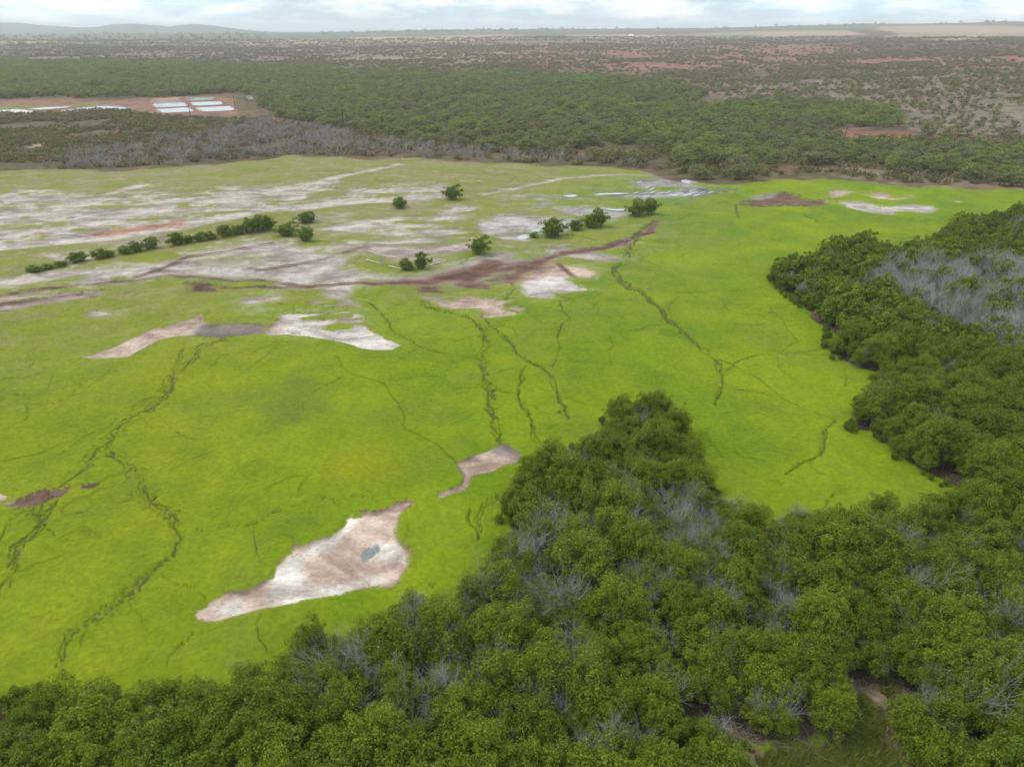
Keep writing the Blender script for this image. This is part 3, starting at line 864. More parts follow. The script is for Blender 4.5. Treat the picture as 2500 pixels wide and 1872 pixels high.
    trails(reg, pts, w, a, 90 + int(pts[0][0]) % 37)
# a faint network of narrow paths over the whole mat
fw = (fx / 17.0 + fbm(fx / 6.0, fy / 6.0, 3, 201) * 0.8, fy / 21.0 + fbm(fx / 6.0, fy / 6.0, 3, 205) * 0.8)
net = np.abs(2 * vnoise(fw[0], fw[1], 207) - 1)
net2 = np.abs(2 * vnoise(fw[0] * 1.9 + 40, fw[1] * 1.9, 209) - 1)
thr = 0.014 + 0.00012 * fr
f_trail[:] = np.maximum(f_trail, 0.46 * (1 - sstep(np.minimum(net, net2 * 0.8), thr * 0.4, thr * 2)) * sstep(fbm(fx / 11, fy / 11, 2, 211), 0.36, 0.56))

# --- where the thickets stand: outlines read off the photograph, each corner with the height of the canopy seen there
THICKET = gp(D, [(-260, 1470, 3.5), (-100, 1440, 3.5), (60, 1420, 3.5), (150, 1442, 3), (260, 1455, 3), (400, 1452, 3), (520, 1428, 3), (575, 1410, 3), (600, 1372, 2.5), (640, 1342, 3), (720, 1332, 3), (790, 1322, 3),
                 (848, 1285, 3), (872, 1245, 2.5), (950, 1250, 3), (1010, 1228, 3), (1058, 1190, 2), (1080, 1130, 1.5), (1092, 1060, 2.5), (1102, 1000, 3), (1130, 962, 3.5), (1190, 930, 4), (1245, 912, 4), (1290, 902, 4),
                 (1312, 850, 4), (1390, 818, 4.5), (1462, 850, 4), (1502, 905, 3), (1512, 950, 3), (1540, 992, 3), (1562, 1032, 3), (1600, 1060, 3), (1700, 1078, 3), (1800, 1078, 3), (1900, 1062, 3), (2000, 1064, 3),
                 (2080, 1052, 1.5), (2020, 1030, 0.8), (1960, 1000, 0.8), (1920, 968, 0.8), (1880, 928, 1), (1830, 900, 2.5), (1842, 858, 3), (1862, 828, 3), (1898, 802, 1), (1850, 790, 0.8), (1800, 768, 0.8),
                 (1780, 738, 1), (1790, 710, 1), (1742, 682, 1), (1722, 650, 1), (1682, 620, 1), (1660, 575, 2.5), (1690, 540, 4), (1750, 530, 4), (1800, 502, 4), (1870, 498, 4), (1925, 518, 4), (2000, 508, 4), (2022, 480, 4),
                 (2080, 455, 4), (2150, 440, 4), (2300, 432, 4), (2500, 430, 4), (2700, 800, 3), (2800, 1200, 3), (2500, 1800, 3), (1800, 1800, 3), (1100, 1820, 3), (400, 1820, 3), (-300, 1800, 3)])
CLEARING = gp(Q7, [(290, 1235), (430, 1310), (560, 1375), (640, 1425), (760, 1395), (900, 1395), (1000, 1385), (1090, 1250), (1150, 1130), (1160, 1075), (1300, 1050), (1390, 990), (1480, 1060), (1490, 1180), (1430, 1280),
                   (1390, 1360), (1450, 1420), (1510, 1560), (1530, 1800), (700, 1800), (560, 1560), (480, 1450), (350, 1350)])
GREYZONE = gp(Q4, [(680, 395, 3.5), (860, 335, 3.5), (1100, 308, 3.5), (1400, 298, 3.5), (1656, 312, 3.5), (2000, 330, 3.5), (2000, 960, 3.5), (1656, 860, 3.5), (1520, 790, 3.5), (1380, 720, 3.5), (1240, 640, 3.5), (1120, 560, 3.5),
                   (960, 500, 3.5), (800, 455, 3.5)])
MIXZONE = gp(D, [(870, 1300, 3), (1000, 1230, 3), (1120, 1150, 3), (1300, 1060, 3), (1480, 1050, 3), (1640, 1120, 3), (1560, 1280, 3), (1400, 1340, 3), (1330, 1460, 3), (1150, 1500, 3), (1000, 1450, 3), (820, 1440, 3), (700, 1400, 3), (800, 1340, 3)])
s_th = sdist(THICKET, fx, fy, 20.0)
s_cl = sdist(CLEARING, fx, fy, 20.0)
under = (1 - sstep(s_th, -2.4, -0.3)) * sstep(s_cl, -0.5, 1.0)
f_veg[:] = np.minimum(f_veg, 1 - 0.95 * under)
m = (1 - sstep(s_th, -2.0, 1.0))[:, None]
f_soil = f_soil * (1 - m) + LITTER * 0.8 * m
# muddy rim under the overhang on the right bank, litter and grass in the clearing
kcl = (1 - sstep(s_cl, -1.0, 1.0))
ncl = fbm(fx / 1.8, fy / 1.8, 3, 301)
litter = np.array([0.27, 0.20, 0.145]) * (0.7 + 0.6 * fbm(fx / 0.7, fy / 0.7, 3, 303))[:, None]
gk = (sstep(ncl, 0.22, 0.42) * sstep(s_cl, 0.1, -1.3))[:, None]
f_soil = f_soil * (1 - kcl[:, None]) + (litter * (1 - gk) + np.array([0.155, 0.185, 0.034]) * gk) * kcl[:, None]
f_veg[:] = f_veg * (1 - kcl)
f_dry[:] = f_dry * (1 - kcl)
CLEAR_GRASS = np.zeros(N)
CLEAR_GRASS[fi] = gk[:, 0] * kcl
f_trail *= 1 - (1 - sstep(s_th, -1.0, 1.5))

# --- beyond the flat: woodland floor, ponds, slopes, far fields
EDGE_X = [-400, 100, 250, 400, 520, 700, 900, 1100, 1300, 1450, 1560, 1640, 1750, 1900, 2050, 2150, 2300, 2500, 2900]
EDGE_Y = [412, 418, 418, 414, 404, 380, 389, 394, 402, 410, 420, 440, 452, 440, 440, 452, 462, 470, 475]
PXX, PXY = to_px(GX, GY, GZ0)
behind = (GY * CP - (GZ0 - CAM_H) * SP) < 1
infront = ~behind & (GR > 150)
edge = np.interp(PXX, EDGE_X, EDGE_Y) + (fbm(GX / 14, GY / 14, 3, 311) - 0.5) * 16
beyond = np.where(infront, sstep(edge - PXY, -2.0, 4.0), 0.0)
beyond = np.where(behind & (GR > 120), 1.0, beyond)
n1 = fbm(GX / 45, GY / 70, 4, 321)
n2 = fbm(GX / 12, GY / 20, 3, 325)
n3 = fbm(PXX / 260.0, PXY / 7.0, 3, 331)


def zone(color, pts, reg=O, soft=8.0, amt=1.0):
    global far
    poly = im(reg, pts)
    px = PXX + (n1 - 0.5) * 60
    py = PXY + (n3 - 0.5) * 10
    mm = infront & (PXY < 520)
    s = np.full(N, 1e3)
    idx = np.nonzero(mm)[0]
    s[idx] = sdist(poly, px[idx], py[idx] , 60.0)
    k = (1 - sstep(s, -soft, soft))[:, None] * amt
    far = far * (1 - k) + np.array(color) * k


far = np.array([0.140, 0.112, 0.064]) * (0.75 + 0.5 * n1)[:, None]
far = far * (1 - 0.55 * sstep(n2, 0.5, 0.7)[:, None]) + np.array([0.24, 0.135, 0.085]) * (0.55 * sstep(n2, 0.5, 0.7)[:, None])
zone((0.215, 0.165, 0.135), [(-300, 92), (500, 92), (900, 100), (1000, 130), (700, 150), (-300, 150)])
zone((0.30, 0.26, 0.165), [(760, 150), (1000, 120), (1250, 103), (1500, 98), (1600, 108), (1400, 130), (1200, 150), (1000, 160)], soft=10)
zone((0.285, 0.150, 0.105), [(1240, 118), (1600, 105), (2000, 100), (2300, 108), (2700, 120), (2700, 175), (2200, 165), (1900, 168), (1700, 170), (1500, 178), (1250, 175)], soft=10)
zone((0.135, 0.095, 0.085), [(2080, 112), (2250, 106), (2420, 115), (2480, 135), (2300, 140), (2130, 132)], soft=5)
zone((0.235, 0.185, 0.140), [(1700, 200), (2000, 190), (2700, 170), (2700, 380), (2500, 360), (2350, 345), (2200, 320), (2200, 285), (1950, 240), (1720, 240)], soft=10)
zone((0.285, 0.125, 0.075), [(2030, 318), (2120, 322), (2260, 330), (2360, 332), (2430, 355), (2380, 362), (2300, 352), (2150, 348), (2060, 335)], soft=4)
zone((0.29, 0.13, 0.08), [(2240, 332), (2380, 330), (2370, 338), (2250, 342)], soft=3)
zone((0.235, 0.175, 0.115), [(1980, 412), (2100, 405), (2200, 425), (2340, 440), (2600, 460), (2600, 475), (2300, 462), (2150, 452), (2050, 432)], soft=4)
# tan fields under the skyline
for pts in ([(1380, 84), (1700, 84), (1900, 78), (2050, 72), (2120, 84), (1900, 91), (1600, 94), (1400, 92)], [(2100, 64), (2300, 62), (2600, 66), (2600, 82), (2400, 84), (2200, 82)],
            [(2200, 84), (2600, 84), (2600, 94), (2300, 96), (2150, 92)], [(860, 92), (1020, 90), (1250, 92), (1300, 98), (1100, 103), (850, 104)], [(580, 102), (850, 98), (820, 106), (600, 110)],
            [(-100, 96), (180, 97), (150, 104), (-100, 105)], [(1040, 88), (1200, 84), (1300, 88), (1150, 92)]):
    zone((0.44, 0.345, 0.235), pts, soft=3)
zone((0.12, 0.22, 0.075), [(1660, 86), (1850, 86), (1860, 91), (1660, 92)], soft=2)
zone((0.13, 0.17, 0.10), [(1900, 66), (2080, 60), (2160, 62), (2100, 72), (1950, 74)], soft=3)
zone((0.13, 0.155, 0.10), [(560, 84), (900, 78), (1300, 74), (1600, 74), (1900, 66), (2100, 58), (2100, 62), (1800, 76), (1500, 80), (1200, 84), (900, 92), (600, 96)], soft=3)
zone((0.15, 0.18, 0.13), [(-200, 40), (600, 40), (600, 84), (-200, 92)], soft=3)
# red earth round the settling ponds
zone((0.285, 0.165, 0.118), [(-300, 85), (0, 88), (500, 82), (650, 60), (700, 95), (860, 90), (1270, 60), (1900, 52), (2030, 70), (2010, 160), (1990, 205), (1700, 212), (1300, 215), (700, 215), (-300, 228)], PR, 3)
zone((0.22, 0.26, 0.05), [(-200, 135), (150, 132), (450, 140), (650, 115), (860, 112), (850, 140), (620, 150), (300, 158), (-200, 165)], PR, 2)
zone((0.40, 0.275, 0.22), [(1280, 100), (1290, 70), (1540, 62), (1560, 98), (1290, 118)], PR, 1.5)
zone((0.20, 0.105, 0.075), [(880, 330), (1050, 320), (1100, 400), (900, 400)], PR, 4)
zone((0.42, 0.34, 0.29), [(180, 470), (300, 440), (400, 445), (330, 490)], PR, 2)
zone((0.42, 0.33, 0.27), [(560, 450), (720, 460), (700, 485), (590, 480)], PR, 2)

soilc[fi] = f_soil
mask = np.zeros((N, 4))
mask[:, 0] = 1.0
mask[fi, 0], mask[fi, 1], mask[fi, 2], mask[fi, 3] = f_veg, f_trail, np.clip(f_dry, 0, 1), f_wet
mask[~front, 0] = np.where(GR[~front] > 100, 0.1, 1.0)
b = beyond[:, None]
soilc = soilc * (1 - b) + far * b
mask[:, 0] *= 1 - beyond * 0.98
mask[:, 1] *= 1 - beyond
mask[:, 3] *= 1 - beyond
# relief: the mat of plants stands above bare mud, trails are trodden into it
GZ = GZ0.copy()
mat_h = 0.20 * sstep(mask[:, 0], 0.25, 0.75) * (0.75 + 0.5 * fbm(GX / 1.3, GY / 1.3, 3, 341))
mat_h += 0.10 * (fbm(GX / 9.0, GY / 9.0, 2, 345) - 0.5) * sstep(mask[:, 0], 0.25, 0.75)
mat_h -= 0.17 * mask[:, 1] * (1 - beyond)
GZ += np.where(GR < 620, mat_h, 0.0)
GZ += np.where((GR > 250), (fbm(GX / 30, GY / 30, 3, 349) - 0.5) * 1.6 * beyond, 0.0)
verts = np.stack([GX, GY, GZ], 1)
centre = len(verts)
verts = np.concatenate([verts, [[0, 0, 0.1]]])
ia, ir = np.meshgrid(np.arange(NA), np.arange(NR - 1))
ia, ir = ia.ravel(), ir.ravel()
i0 = ir * NA + ia
i1 = ir * NA + (ia + 1) % NA
quads = np.stack([i0, i0 + NA, i1 + NA, i1], 1)
k = np.arange(NA)
cap = np.stack([np.full(NA, centre), k, (k + 1) % NA, (k + 1) % NA], 1)
me = mesh_from('ground', verts, quads, [M_GROUND], smooth=True)
att = me.color_attributes.new('soil', 'FLOAT_COLOR', 'POINT')
att.data.foreach_set('color', np.concatenate([np.concatenate([soilc, np.ones((N, 1))], 1), [[0.2, 0.2, 0.1, 1]]]).astype(np.float32).ravel())
att = me.color_attributes.new('mask', 'FLOAT_COLOR', 'POINT')
att.data.foreach_set('color', np.concatenate([mask, [[1, 0, 0, 0]]]).astype(np.float32).ravel())
link('ground', me, kind='structure', label='flat green saltwort marsh with bare salt pans and muddy tracks')


def grid_lookup(x, y):
    """height of the finished ground sheet, vegetation and trail mask near a point"""
    r = np.hypot(x, y)
    a = np.arctan2(x, y)
    i = np.clip(np.searchsorted(RR, r), 0, NR - 1)
    j = np.clip(np.round((a - AZ[0]) / (az_f[1] - az_f[0])).astype(int), 0, 1050)
    n = i * NA + j
    return GZ[n], mask[n]


def gz(x, y):
    z, _ = grid_lookup(np.array([x]), np.array([y]))
    return float(z[0])


# --- sea beyond the land
ang = np.linspace(0, 2 * math.pi, 97)[:-1]
sv = np.concatenate([np.stack([np.sin(ang) * q, np.cos(ang) * q, np.full(96, -2.5)], 1) for q in (4200.0, 9000.0, 26000.0)])
k = np.arange(96)
sf = np.concatenate([np.stack([k + o, k + o + 96, (k + 1) % 96 + o + 96, (k + 1) % 96 + o], 1) for o in (0, 96)])
link('sea', mesh_from('sea', sv, sf, [M_SEA]), kind='structure', label='pale hazy sea beyond the low land at the horizon')

# --- ponds and puddles
def sheet(name, poly, z, mat, zs=None):
    me = bpy.data.meshes.new(name)
    me.from_pydata([(p[0], p[1], z) for p in poly], [], [list(range(len(poly)))])
    me.materials.append(mat)
    if me.polygons[0].normal.z < 0:
        me.flip_normals()
    return me


def round_poly(poly, cut=0.18, steps=4):
    out = []
    n = len(poly)
    for i in range(n):
        p0, p1, p2 = (np.array(poly[(i + k) % n]) for k in (-1, 0, 1))
        a, c = p1 + (p0 - p1) * cut, p1 + (p2 - p1) * cut
        for t in np.linspace(0, 1, steps):
            out.append(tuple((1 - t) ** 2 * a + 2 * t * (1 - t) * p1 + t * t * c))
    return out


def pond(reg, pts, mat, label, bank=0.9, h=0.10, lift=0.30):
    poly = round_poly(gp(reg, pts))
    fine = []
    for p0, p1 in zip(poly, poly[1:] + poly[:1]):
        L_ = math.hypot(p1[0] - p0[0], p1[1] - p0[1])
        for q in range(max(1, int(L_ / 2.5))):
            t = q / max(1, int(L_ / 2.5))
            fine.append((p0[0] + (p1[0] - p0[0]) * t + rnd.uniform(-.4, .4), p0[1] + (p1[1] - p0[1]) * t + rnd.uniform(-.55, .55)))
    poly = fine
    cx, cy = np.mean(poly, 0)
    zb = max(gz(p[0], p[1]) for p in poly) + lift
    o = link('pond', sheet('pond', poly, zb, mat), kind='structure', label=label)
    n = len(poly)
    c = np.array([cx, cy])
    V = []
    for p in poly:
        p = np.array(p)
        d = (p - c) / (np.linalg.norm(p - c) + 1e-6)
        j = rnd.uniform(0.85, 1.2)
        for off, z in ((-0.3, zb - 0.15), (bank * 0.45, zb + h * j), (bank * 1.0, zb + h * j), (bank * 2.4, zb - 1.6)):
            V.append((*(p + d * off), z))
    F = [(i * 4 + k, ((i + 1) % n) * 4 + k, ((i + 1) % n) * 4 + k + 1, i * 4 + k + 1) for i in range(n) for k in range(3)]
    link('bank', mesh_from('bank', V, F, [M_RED], smooth=True), parent=o)
    return o


pond(PR, [(1578, 71), (1798, 66), (1815, 88), (1602, 97)], M_PONDG, 'green settling pond, farthest of the five by the white hoop house')
pond(PR, [(1604, 112), (1860, 104), (1884, 132), (1642, 144)], M_POND, 'pale settling pond just in front of the green pond')
pond(PR, [(1650, 155), (1940, 140), (1985, 176), (1722, 190)], M_POND, 'largest pale settling pond, nearest on the right of the dirt dyke')
pond(PR, [(1292, 124), (1556, 112), (1584, 147), (1318, 158)], M_POND, 'pale settling pond, farther of the two left of the dirt dyke')
pond(PR, [(1318, 170), (1586, 155), (1650, 190), (1374, 203)], M_POND, 'pale settling pond, nearer of the two left of the dirt dyke')
pond(PR, [(440, 195), (560, 174), (720, 154), (870, 140), (1010, 148), (1150, 171), (1000, 186), (840, 190), (600, 196)], M_POND, 'long pale pond left of the rectangular settling ponds', 1.2, 0.4)
pond(PR, [(-260, 190), (0, 181), (150, 172), (310, 192), (200, 216), (0, 221), (-260, 224)], M_PUDDLE, 'shallow milky pond cut by the left edge of the picture', 1.0, 0.2)
pond(PR, [(222, 166), (400, 153), (624, 147), (560, 160), (340, 178)], M_PUDDLE, 'thin shallow pond behind the long pale pond', 0.8, 0.2)

pv, pf = [], []


def puddle(reg, pts, lift=0.06, name='puddle', mat=M_PUDDLE, label=None):
    poly = round_poly(gp(reg, pts), 0.3, 3)
    n = len(poly)
    poly = [(p[0] + rnd.uniform(-.25, .25), p[1] + rnd.uniform(-.35, .35)) for p in poly]
    z = float(np.median([gz(p[0], p[1]) for p in poly])) + lift
    return link(name, sheet(name, poly, z, mat), kind='structure', label=label)


puddle(WR, [(1568, 135), (1610, 126), (1720, 152), (1822, 182), (1740, 184), (1650, 168), (1585, 150)], label='bright white puddle at the far end of the wet furrows')
puddle(WR, [(855, 247), (1000, 237), (1172, 239), (1100, 252), (900, 254)], label='narrow bright puddle strip left of the wet furrows')
puddle(WR, [(930, 358), (1040, 366), (1152, 368), (1140, 381), (1000, 377)], label='bright puddle strip ending at the leafy bush')
puddle(WR, [(258, 582), (330, 560), (372, 572), (352, 602), (262, 602)], label='small white puddle beside the low bush')
puddle(WR, [(610, 262), (720, 252), (760, 256), (700, 272)], label='short bright puddle in the brown furrow')
# thin water lying in parallel furrows
furrows = []
for (x0, y0, x1, y1, cnt, dx, dy, wd) in ((1180, 245, 1260, 225, 10, 66, -1, 0.8), (1200, 268, 1300, 245, 9, 62, -2, 1.0), (1210, 160, 1290, 140, 5, 26, 14, 0.6), (1480, 222, 1600, 190, 4, 50, 6, 0.8),
                                          (620, 380, 720, 345, 5, 40, 3, 0.35), (760, 400, 900, 365, 3, 20, 8, 0.35), (150, 490, 260, 470, 3, 55, -8, 0.9), (60, 450, 160, 425, 3, 30, 6, 0.5),
                                          (350, 520, 470, 490, 4, 20, 12, 1.1), (590, 490, 720, 455, 4, 22, 10, 1.2), (250, 450, 380, 432, 3, 18, 10, 0.5), (1450, 255, 1560, 232, 4, 70, 2, 0.9), (140, 268, 230, 264, 6, 78, -2, .7)):
    for q in range(cnt):
        jx = rnd.uniform(-12, 12)
        a = ground_at(*im(WR, [(x0 + dx * q + jx, y0 + dy * q)])[0])
        b_ = ground_at(*im(WR, [(x0 + dx * q + jx + (x1 - x0) * rnd.uniform(.5, 1.1), y0 + dy * q + (y1 - y0) * rnd.uniform(.5, 1.1))])[0])
        furrows.append((np.array(a), np.array(b_), wd * rnd.uniform(0.25, 0.95)))
V, F = [], []
for a, b_, wd in furrows:
    d = b_ - a
    L = np.linalg.norm(d)
    nrm = np.array([-d[1], d[0]]) / (L + 1e-6)
    z = max(gz(*a), gz(*b_)) + 0.03
    o0 = len(V)
    for t in np.linspace(0, 1, 6):
        w = wd * (0.2 + math.sin(math.pi * min(max(t, .08), .92))) * rnd.uniform(.7, 1.2) * 0.5
        c0 = a + d * t
        V += [(*(c0 + nrm * w), z), (*(c0 - nrm * w), z)]
    F += [(o0 + 2 * i, o0 + 2 * i + 1, o0 + 2 * i + 3, o0 + 2 * i + 2) for i in range(5)]
link('furrow_water', mesh_from('furrow_water', V, F, [M_PUDDLE]), kind='stuff', label='thin bright strips of water lying in parallel furrows')

# ================================================================== plants
def merge(parts):
    V, F, MI, o = [], [], [], 0
    for v, f, mi in parts:
        V.append(v)
        F.append(np.asarray(f) + o)
        MI.append(np.full(len(f), mi))
        o += len(v)
    return np.concatenate(V), np.concatenate(F), np.concatenate(MI)


def bushy_crown(seed, h, rad, n_clump, per, leaf, base=0.12, flat=1.0, inner=0.25, rag=1.0):
    """leaf clumps on shoots of uneven height: ragged outline, gaps between the clumps"""
    r = np.random.default_rng(seed)
    cen, nrm, siz = [], [], []
    lobes = [(r.uniform(-.55, .55) * rad, r.uniform(-.55, .55) * rad, r.uniform(.62, 1.12)) for _ in range(6)]
    for c in range(n_clump):
        lx, ly, lh = lobes[c % 6]
        d = rand_dirs(1, r)[0]
        d[2] = abs(d[2]) * 1.25 - 0.42
        d /= np.linalg.norm(d)
        rr = rad * r.uniform(.38, .80)
        hz = h * (1 - base) / 2
        shoot = 1 + rag * (.30 * r.uniform() ** 3 - .12 * r.uniform())
        p = np.array([lx + d[0] * rr, ly + d[1] * rr, h * base + hz + d[2] * hz * lh * flat * shoot])
        cr = rad * r.uniform(.10, .25)
        n = max(6, int(per * (cr / (rad * .18)) ** 2))
        q = rand_dirs(n, r)
        q[:, 2] = np.abs(q[:, 2]) * 1.1 - 0.35
        q /= np.linalg.norm(q, axis=1)[:, None]
        bias = q * 0.8 + d[None] * 0.3
        rad_i = cr * r.uniform(.45, 1.15, n) ** 0.8
        stretch = np.array([1.0, 1.0, r.uniform(.9, 1.7)])
        cen.append(p + q * rad_i[:, None] * stretch)
        nrm.append(bias * .7 + np.array([0, 0, .6]) + r.normal(size=(n, 3)) * .55)
        siz.append(leaf * r.uniform(.6, 1.4, n))
    n = int(n_clump * per * inner)
    q = rand_dirs(n, r) * (r.uniform(0, 1, n) ** .4)[:, None]
    cen.append(np.stack([q[:, 0] * rad * .8, q[:, 1] * rad * .8, h * (.12 + base / 2) + (q[:, 2] * .5 + .5) * h * .62], 1))
    nrm.append(rand_dirs(n, r) + np.array([0, 0, .4]))
    siz.append(leaf * 1.5 * np.ones(n))
    cen, nrm, siz = np.concatenate(cen), np.concatenate(nrm), np.concatenate(siz)
    return leaf_quads(cen, nrm, siz, siz * .62, r)


def grow(r, p, d, L, rad, level, out, spread=.55, kids=(4, 4, 4), up=.15, bend=.18):
    """a branch of two bent pieces with side twigs"""
    d = d / np.linalg.norm(d)
    q = p
    segs = 2 if level < 2 else 1
    pts = [p]
    for s in range(segs):
        d = d + r.normal(size=3) * bend + np.array([0, 0, up])
        d /= np.linalg.norm(d)
        e = q + d * L / segs
        out.append((q, e, rad * (1 - .45 * s / segs), rad * (1 - .45 * (s + 1) / segs)))
        q = e
        pts.append(q)
    if level < len(kids):
        for k_ in range(kids[level]):
            t = r.uniform(.35, 1.0)
            i = min(int(t * segs), segs - 1)
            a = pts[i] + (pts[i + 1] - pts[i]) * (t * segs - i)
            side = rand_dirs(1, r)[0]
            grow(r, a, d + side * spread * 1.4, L * r.uniform(.45, .72), rad * .5, level + 1, out, spread, kids, up, bend)


def dead_shrub(seed, h, width, stems=5, kids=(4, 4, 3), rad=.035, up=.12):
    r = np.random.default_rng(seed)
    out = []
    for s in range(stems):
        an = r.uniform(0, 6.28)
        d = np.array([math.cos(an) * width / h, math.sin(an) * width / h, 1.0])
        grow(r, np.array([math.cos(an) * .15, math.sin(an) * .15, -0.05]), d, h * r.uniform(.42, .62), rad, 0, out, .55, kids, up)
    return tubes(out, 3)


def mangrove_trunk(seed, h, rad):
    r = np.random.default_rng(seed)
    out = []
    for s in range(5):
        an = r.uniform(0, 6.28)
        b0 = np.array([math.cos(an) * rad * .3, math.sin(an) * rad * .3, -.05])
        grow(r, b0, np.array([math.cos(an) * .5, math.sin(an) * .5, 1.2]), h * .48, .075, 0, out, .5, (3,), .1)
    for s in range(16):                 # arching prop roots
        an = r.uniform(0, 6.28)
        c0 = np.array([math.cos(an), math.sin(an), 0])
        R_ = rad * r.uniform(.45, .95)
        pts = [c0 * R_ * .25 + [0, 0, h * .22], c0 * R_ * .62 + [0, 0, h * .19], c0 * R_ * .9 + [0, 0, h * .09], c0 * R_ * 1.0 + [0, 0, -.05]]
        for a, b_ in zip(pts[:-1], pts[1:]):
            out.append((a, b_, .035, .03))
    return tubes(out, 3)


def kiawe_parts(seed, h, rad, n_clump=30, per=36, leaf=.46):
    r = np.random.default_rng(seed)
    segs, tips = [], []
    for s in range(3):
        an = r.uniform(0, 6.28) + s * 2.1
        d = np.array([math.cos(an) * .75, math.sin(an) * .75, 1.0])
        o = []
        grow(r, np.array([math.cos(an) * .1, math.sin(an) * .1, -.15]), d, h * .62, h * .026, 0, o, .6, (4, 2), .05)
        segs += o
        tips += [t[1] for t in o[2:]]
    tv, tf = tubes(segs, 4)
    cen, nrm, siz = [], [], []
    for c in range(n_clump):
        an = r.uniform(0, 6.28)
        rr = rad * math.sqrt(r.uniform(0, 1)) * .82
        z = h * (.93 - .50 * (rr / rad) ** 2) * r.uniform(.84, 1.03)
        if r.uniform() < .42:
            z *= r.uniform(.35, .75)
        cr = rad * r.uniform(.2, .36)
        n = int(per * r.uniform(.7, 1.3))
        q = rand_dirs(n, r)
        q[:, 2] = np.abs(q[:, 2]) - .3
        cen.append(np.array([math.cos(an) * rr, math.sin(an) * rr, z - cr * .25]) + q * cr * r.uniform(.5, 1.05, (n, 1)) * np.array([1, 1, .55]))
        nrm.append(q * .4 + np.array([0, 0, .9]) + r.normal(size=(n, 3)) * .35)
        siz.append(leaf * r.uniform(.6, 1.4, n))
    cen, nrm, siz = np.concatenate(cen), np.concatenate(nrm), np.concatenate(siz)
    cv, cf = leaf_quads(cen, nrm, siz, siz * .7, r)
    return (tv, tf), (cv, cf)


def points_in(poly_mask, bounds, cell, jitter=.9, seed=1):
    """a jittered grid of points filtered by a mask function"""
    r = np.random.default_rng(seed)
    x0, x1, y0, y1 = bounds
    if jitter > .97:
        n = int((x1 - x0) * (y1 - y0) / cell ** 2)
        gx, gy = r.uniform(x0, x1, n), r.uniform(y0, y1, n)
        m = poly_mask(gx, gy)
        return gx[m], gy[m]
    gx, gy = np.meshgrid(np.arange(x0, x1, cell), np.arange(y0, y1, cell))
    gx = gx + (np.arange(gx.shape[0]) % 2)[:, None] * cell / 2
    gx = gx.ravel() + r.uniform(-.5, .5, gx.size) * cell * jitter
    gy = gy.ravel() + r.uniform(-.5, .5, gy.size) * cell * jitter
    m = poly_mask(gx, gy)
    return gx[m], gy[m]


def scatter(name, pts, rots, scales, idx, protos, label, tilt=None, kind='stuff'):
    """one object that repeats a few meshes over a set of points"""
    me = bpy.data.meshes.new(name)
    n = len(pts)
    me.vertices.add(n)
    me.vertices.foreach_set('co', np.asarray(pts, np.float32).ravel())
    a = me.attributes.new('rot', 'FLOAT_VECTOR', 'POINT')
    rv = np.zeros((n, 3), np.float32)
    rv[:, 2] = rots
    if tilt is not None:
        rv[:, :2] = tilt
    a.data.foreach_set('vector', rv.ravel())
    a = me.attributes.new('scl', 'FLOAT_VECTOR', 'POINT')
    sc = np.asarray(scales, np.float32)
    if sc.ndim == 1:
        sc = np.repeat(sc[:, None], 3, 1)
    a.data.foreach_set('vector', np.ascontiguousarray(sc).ravel())
    a = me.attributes.new('pick', 'INT', 'POINT')
    a.data.foreach_set('value', np.asarray(idx, np.int32))
    ng = bpy.data.node_groups.new(name + '_scatter', 'GeometryNodeTree')
    ng.interface.new_socket('Geometry', in_out='INPUT', socket_type='NodeSocketGeometry')
    ng.interface.new_socket('Geometry', in_out='OUTPUT', socket_type='NodeSocketGeometry')
    gi, go_ = ng.nodes.new('NodeGroupInput'), ng.nodes.new('NodeGroupOutput')
    gt = ng.nodes.new('GeometryNodeGeometryToInstance')
    for ob in reversed(protos):
        oi_ = ng.nodes.new('GeometryNodeObjectInfo')
        oi_.transform_space = 'ORIGINAL'
        oi_.inputs['Object'].default_value = ob
        oi_.inputs['As Instance'].default_value = False
        ng.links.new(oi_.outputs['Geometry'], gt.inputs[0])
    iop = ng.nodes.new('GeometryNodeInstanceOnPoints')
    ng.links.new(gi.outputs[0], iop.inputs['Points'])
    ng.links.new(gt.outputs[0], iop.inputs['Instance'])
    iop.inputs['Pick Instance'].default_value = True
    for nm, typ, sock in (('pick', 'INT', 'Instance Index'), ('scl', 'FLOAT_VECTOR', 'Scale')):
        na = ng.nodes.new('GeometryNodeInputNamedAttribute')
        na.data_type = typ
        na.inputs['Name'].default_value = nm
        ng.links.new(na.outputs['Attribute'], iop.inputs[sock])
    na = ng.nodes.new('GeometryNodeInputNamedAttribute')
    na.data_type = 'FLOAT_VECTOR'
    na.inputs['Name'].default_value = 'rot'
    e2r = ng.nodes.new('FunctionNodeEulerToRotation')
    ng.links.new(na.outputs['Attribute'], e2r.inputs[0])
    ng.links.new(e2r.outputs[0], iop.inputs['Rotation'])
    ng.links.new(iop.outputs[0], go_.inputs[0])
    o = link(name, me, kind=kind, label=label)
    md = o.modifiers.new('scatter', 'NODES')
    md.node_group = ng
    return o


def proto(name, me):
    return bpy.data.objects.new(name, me)


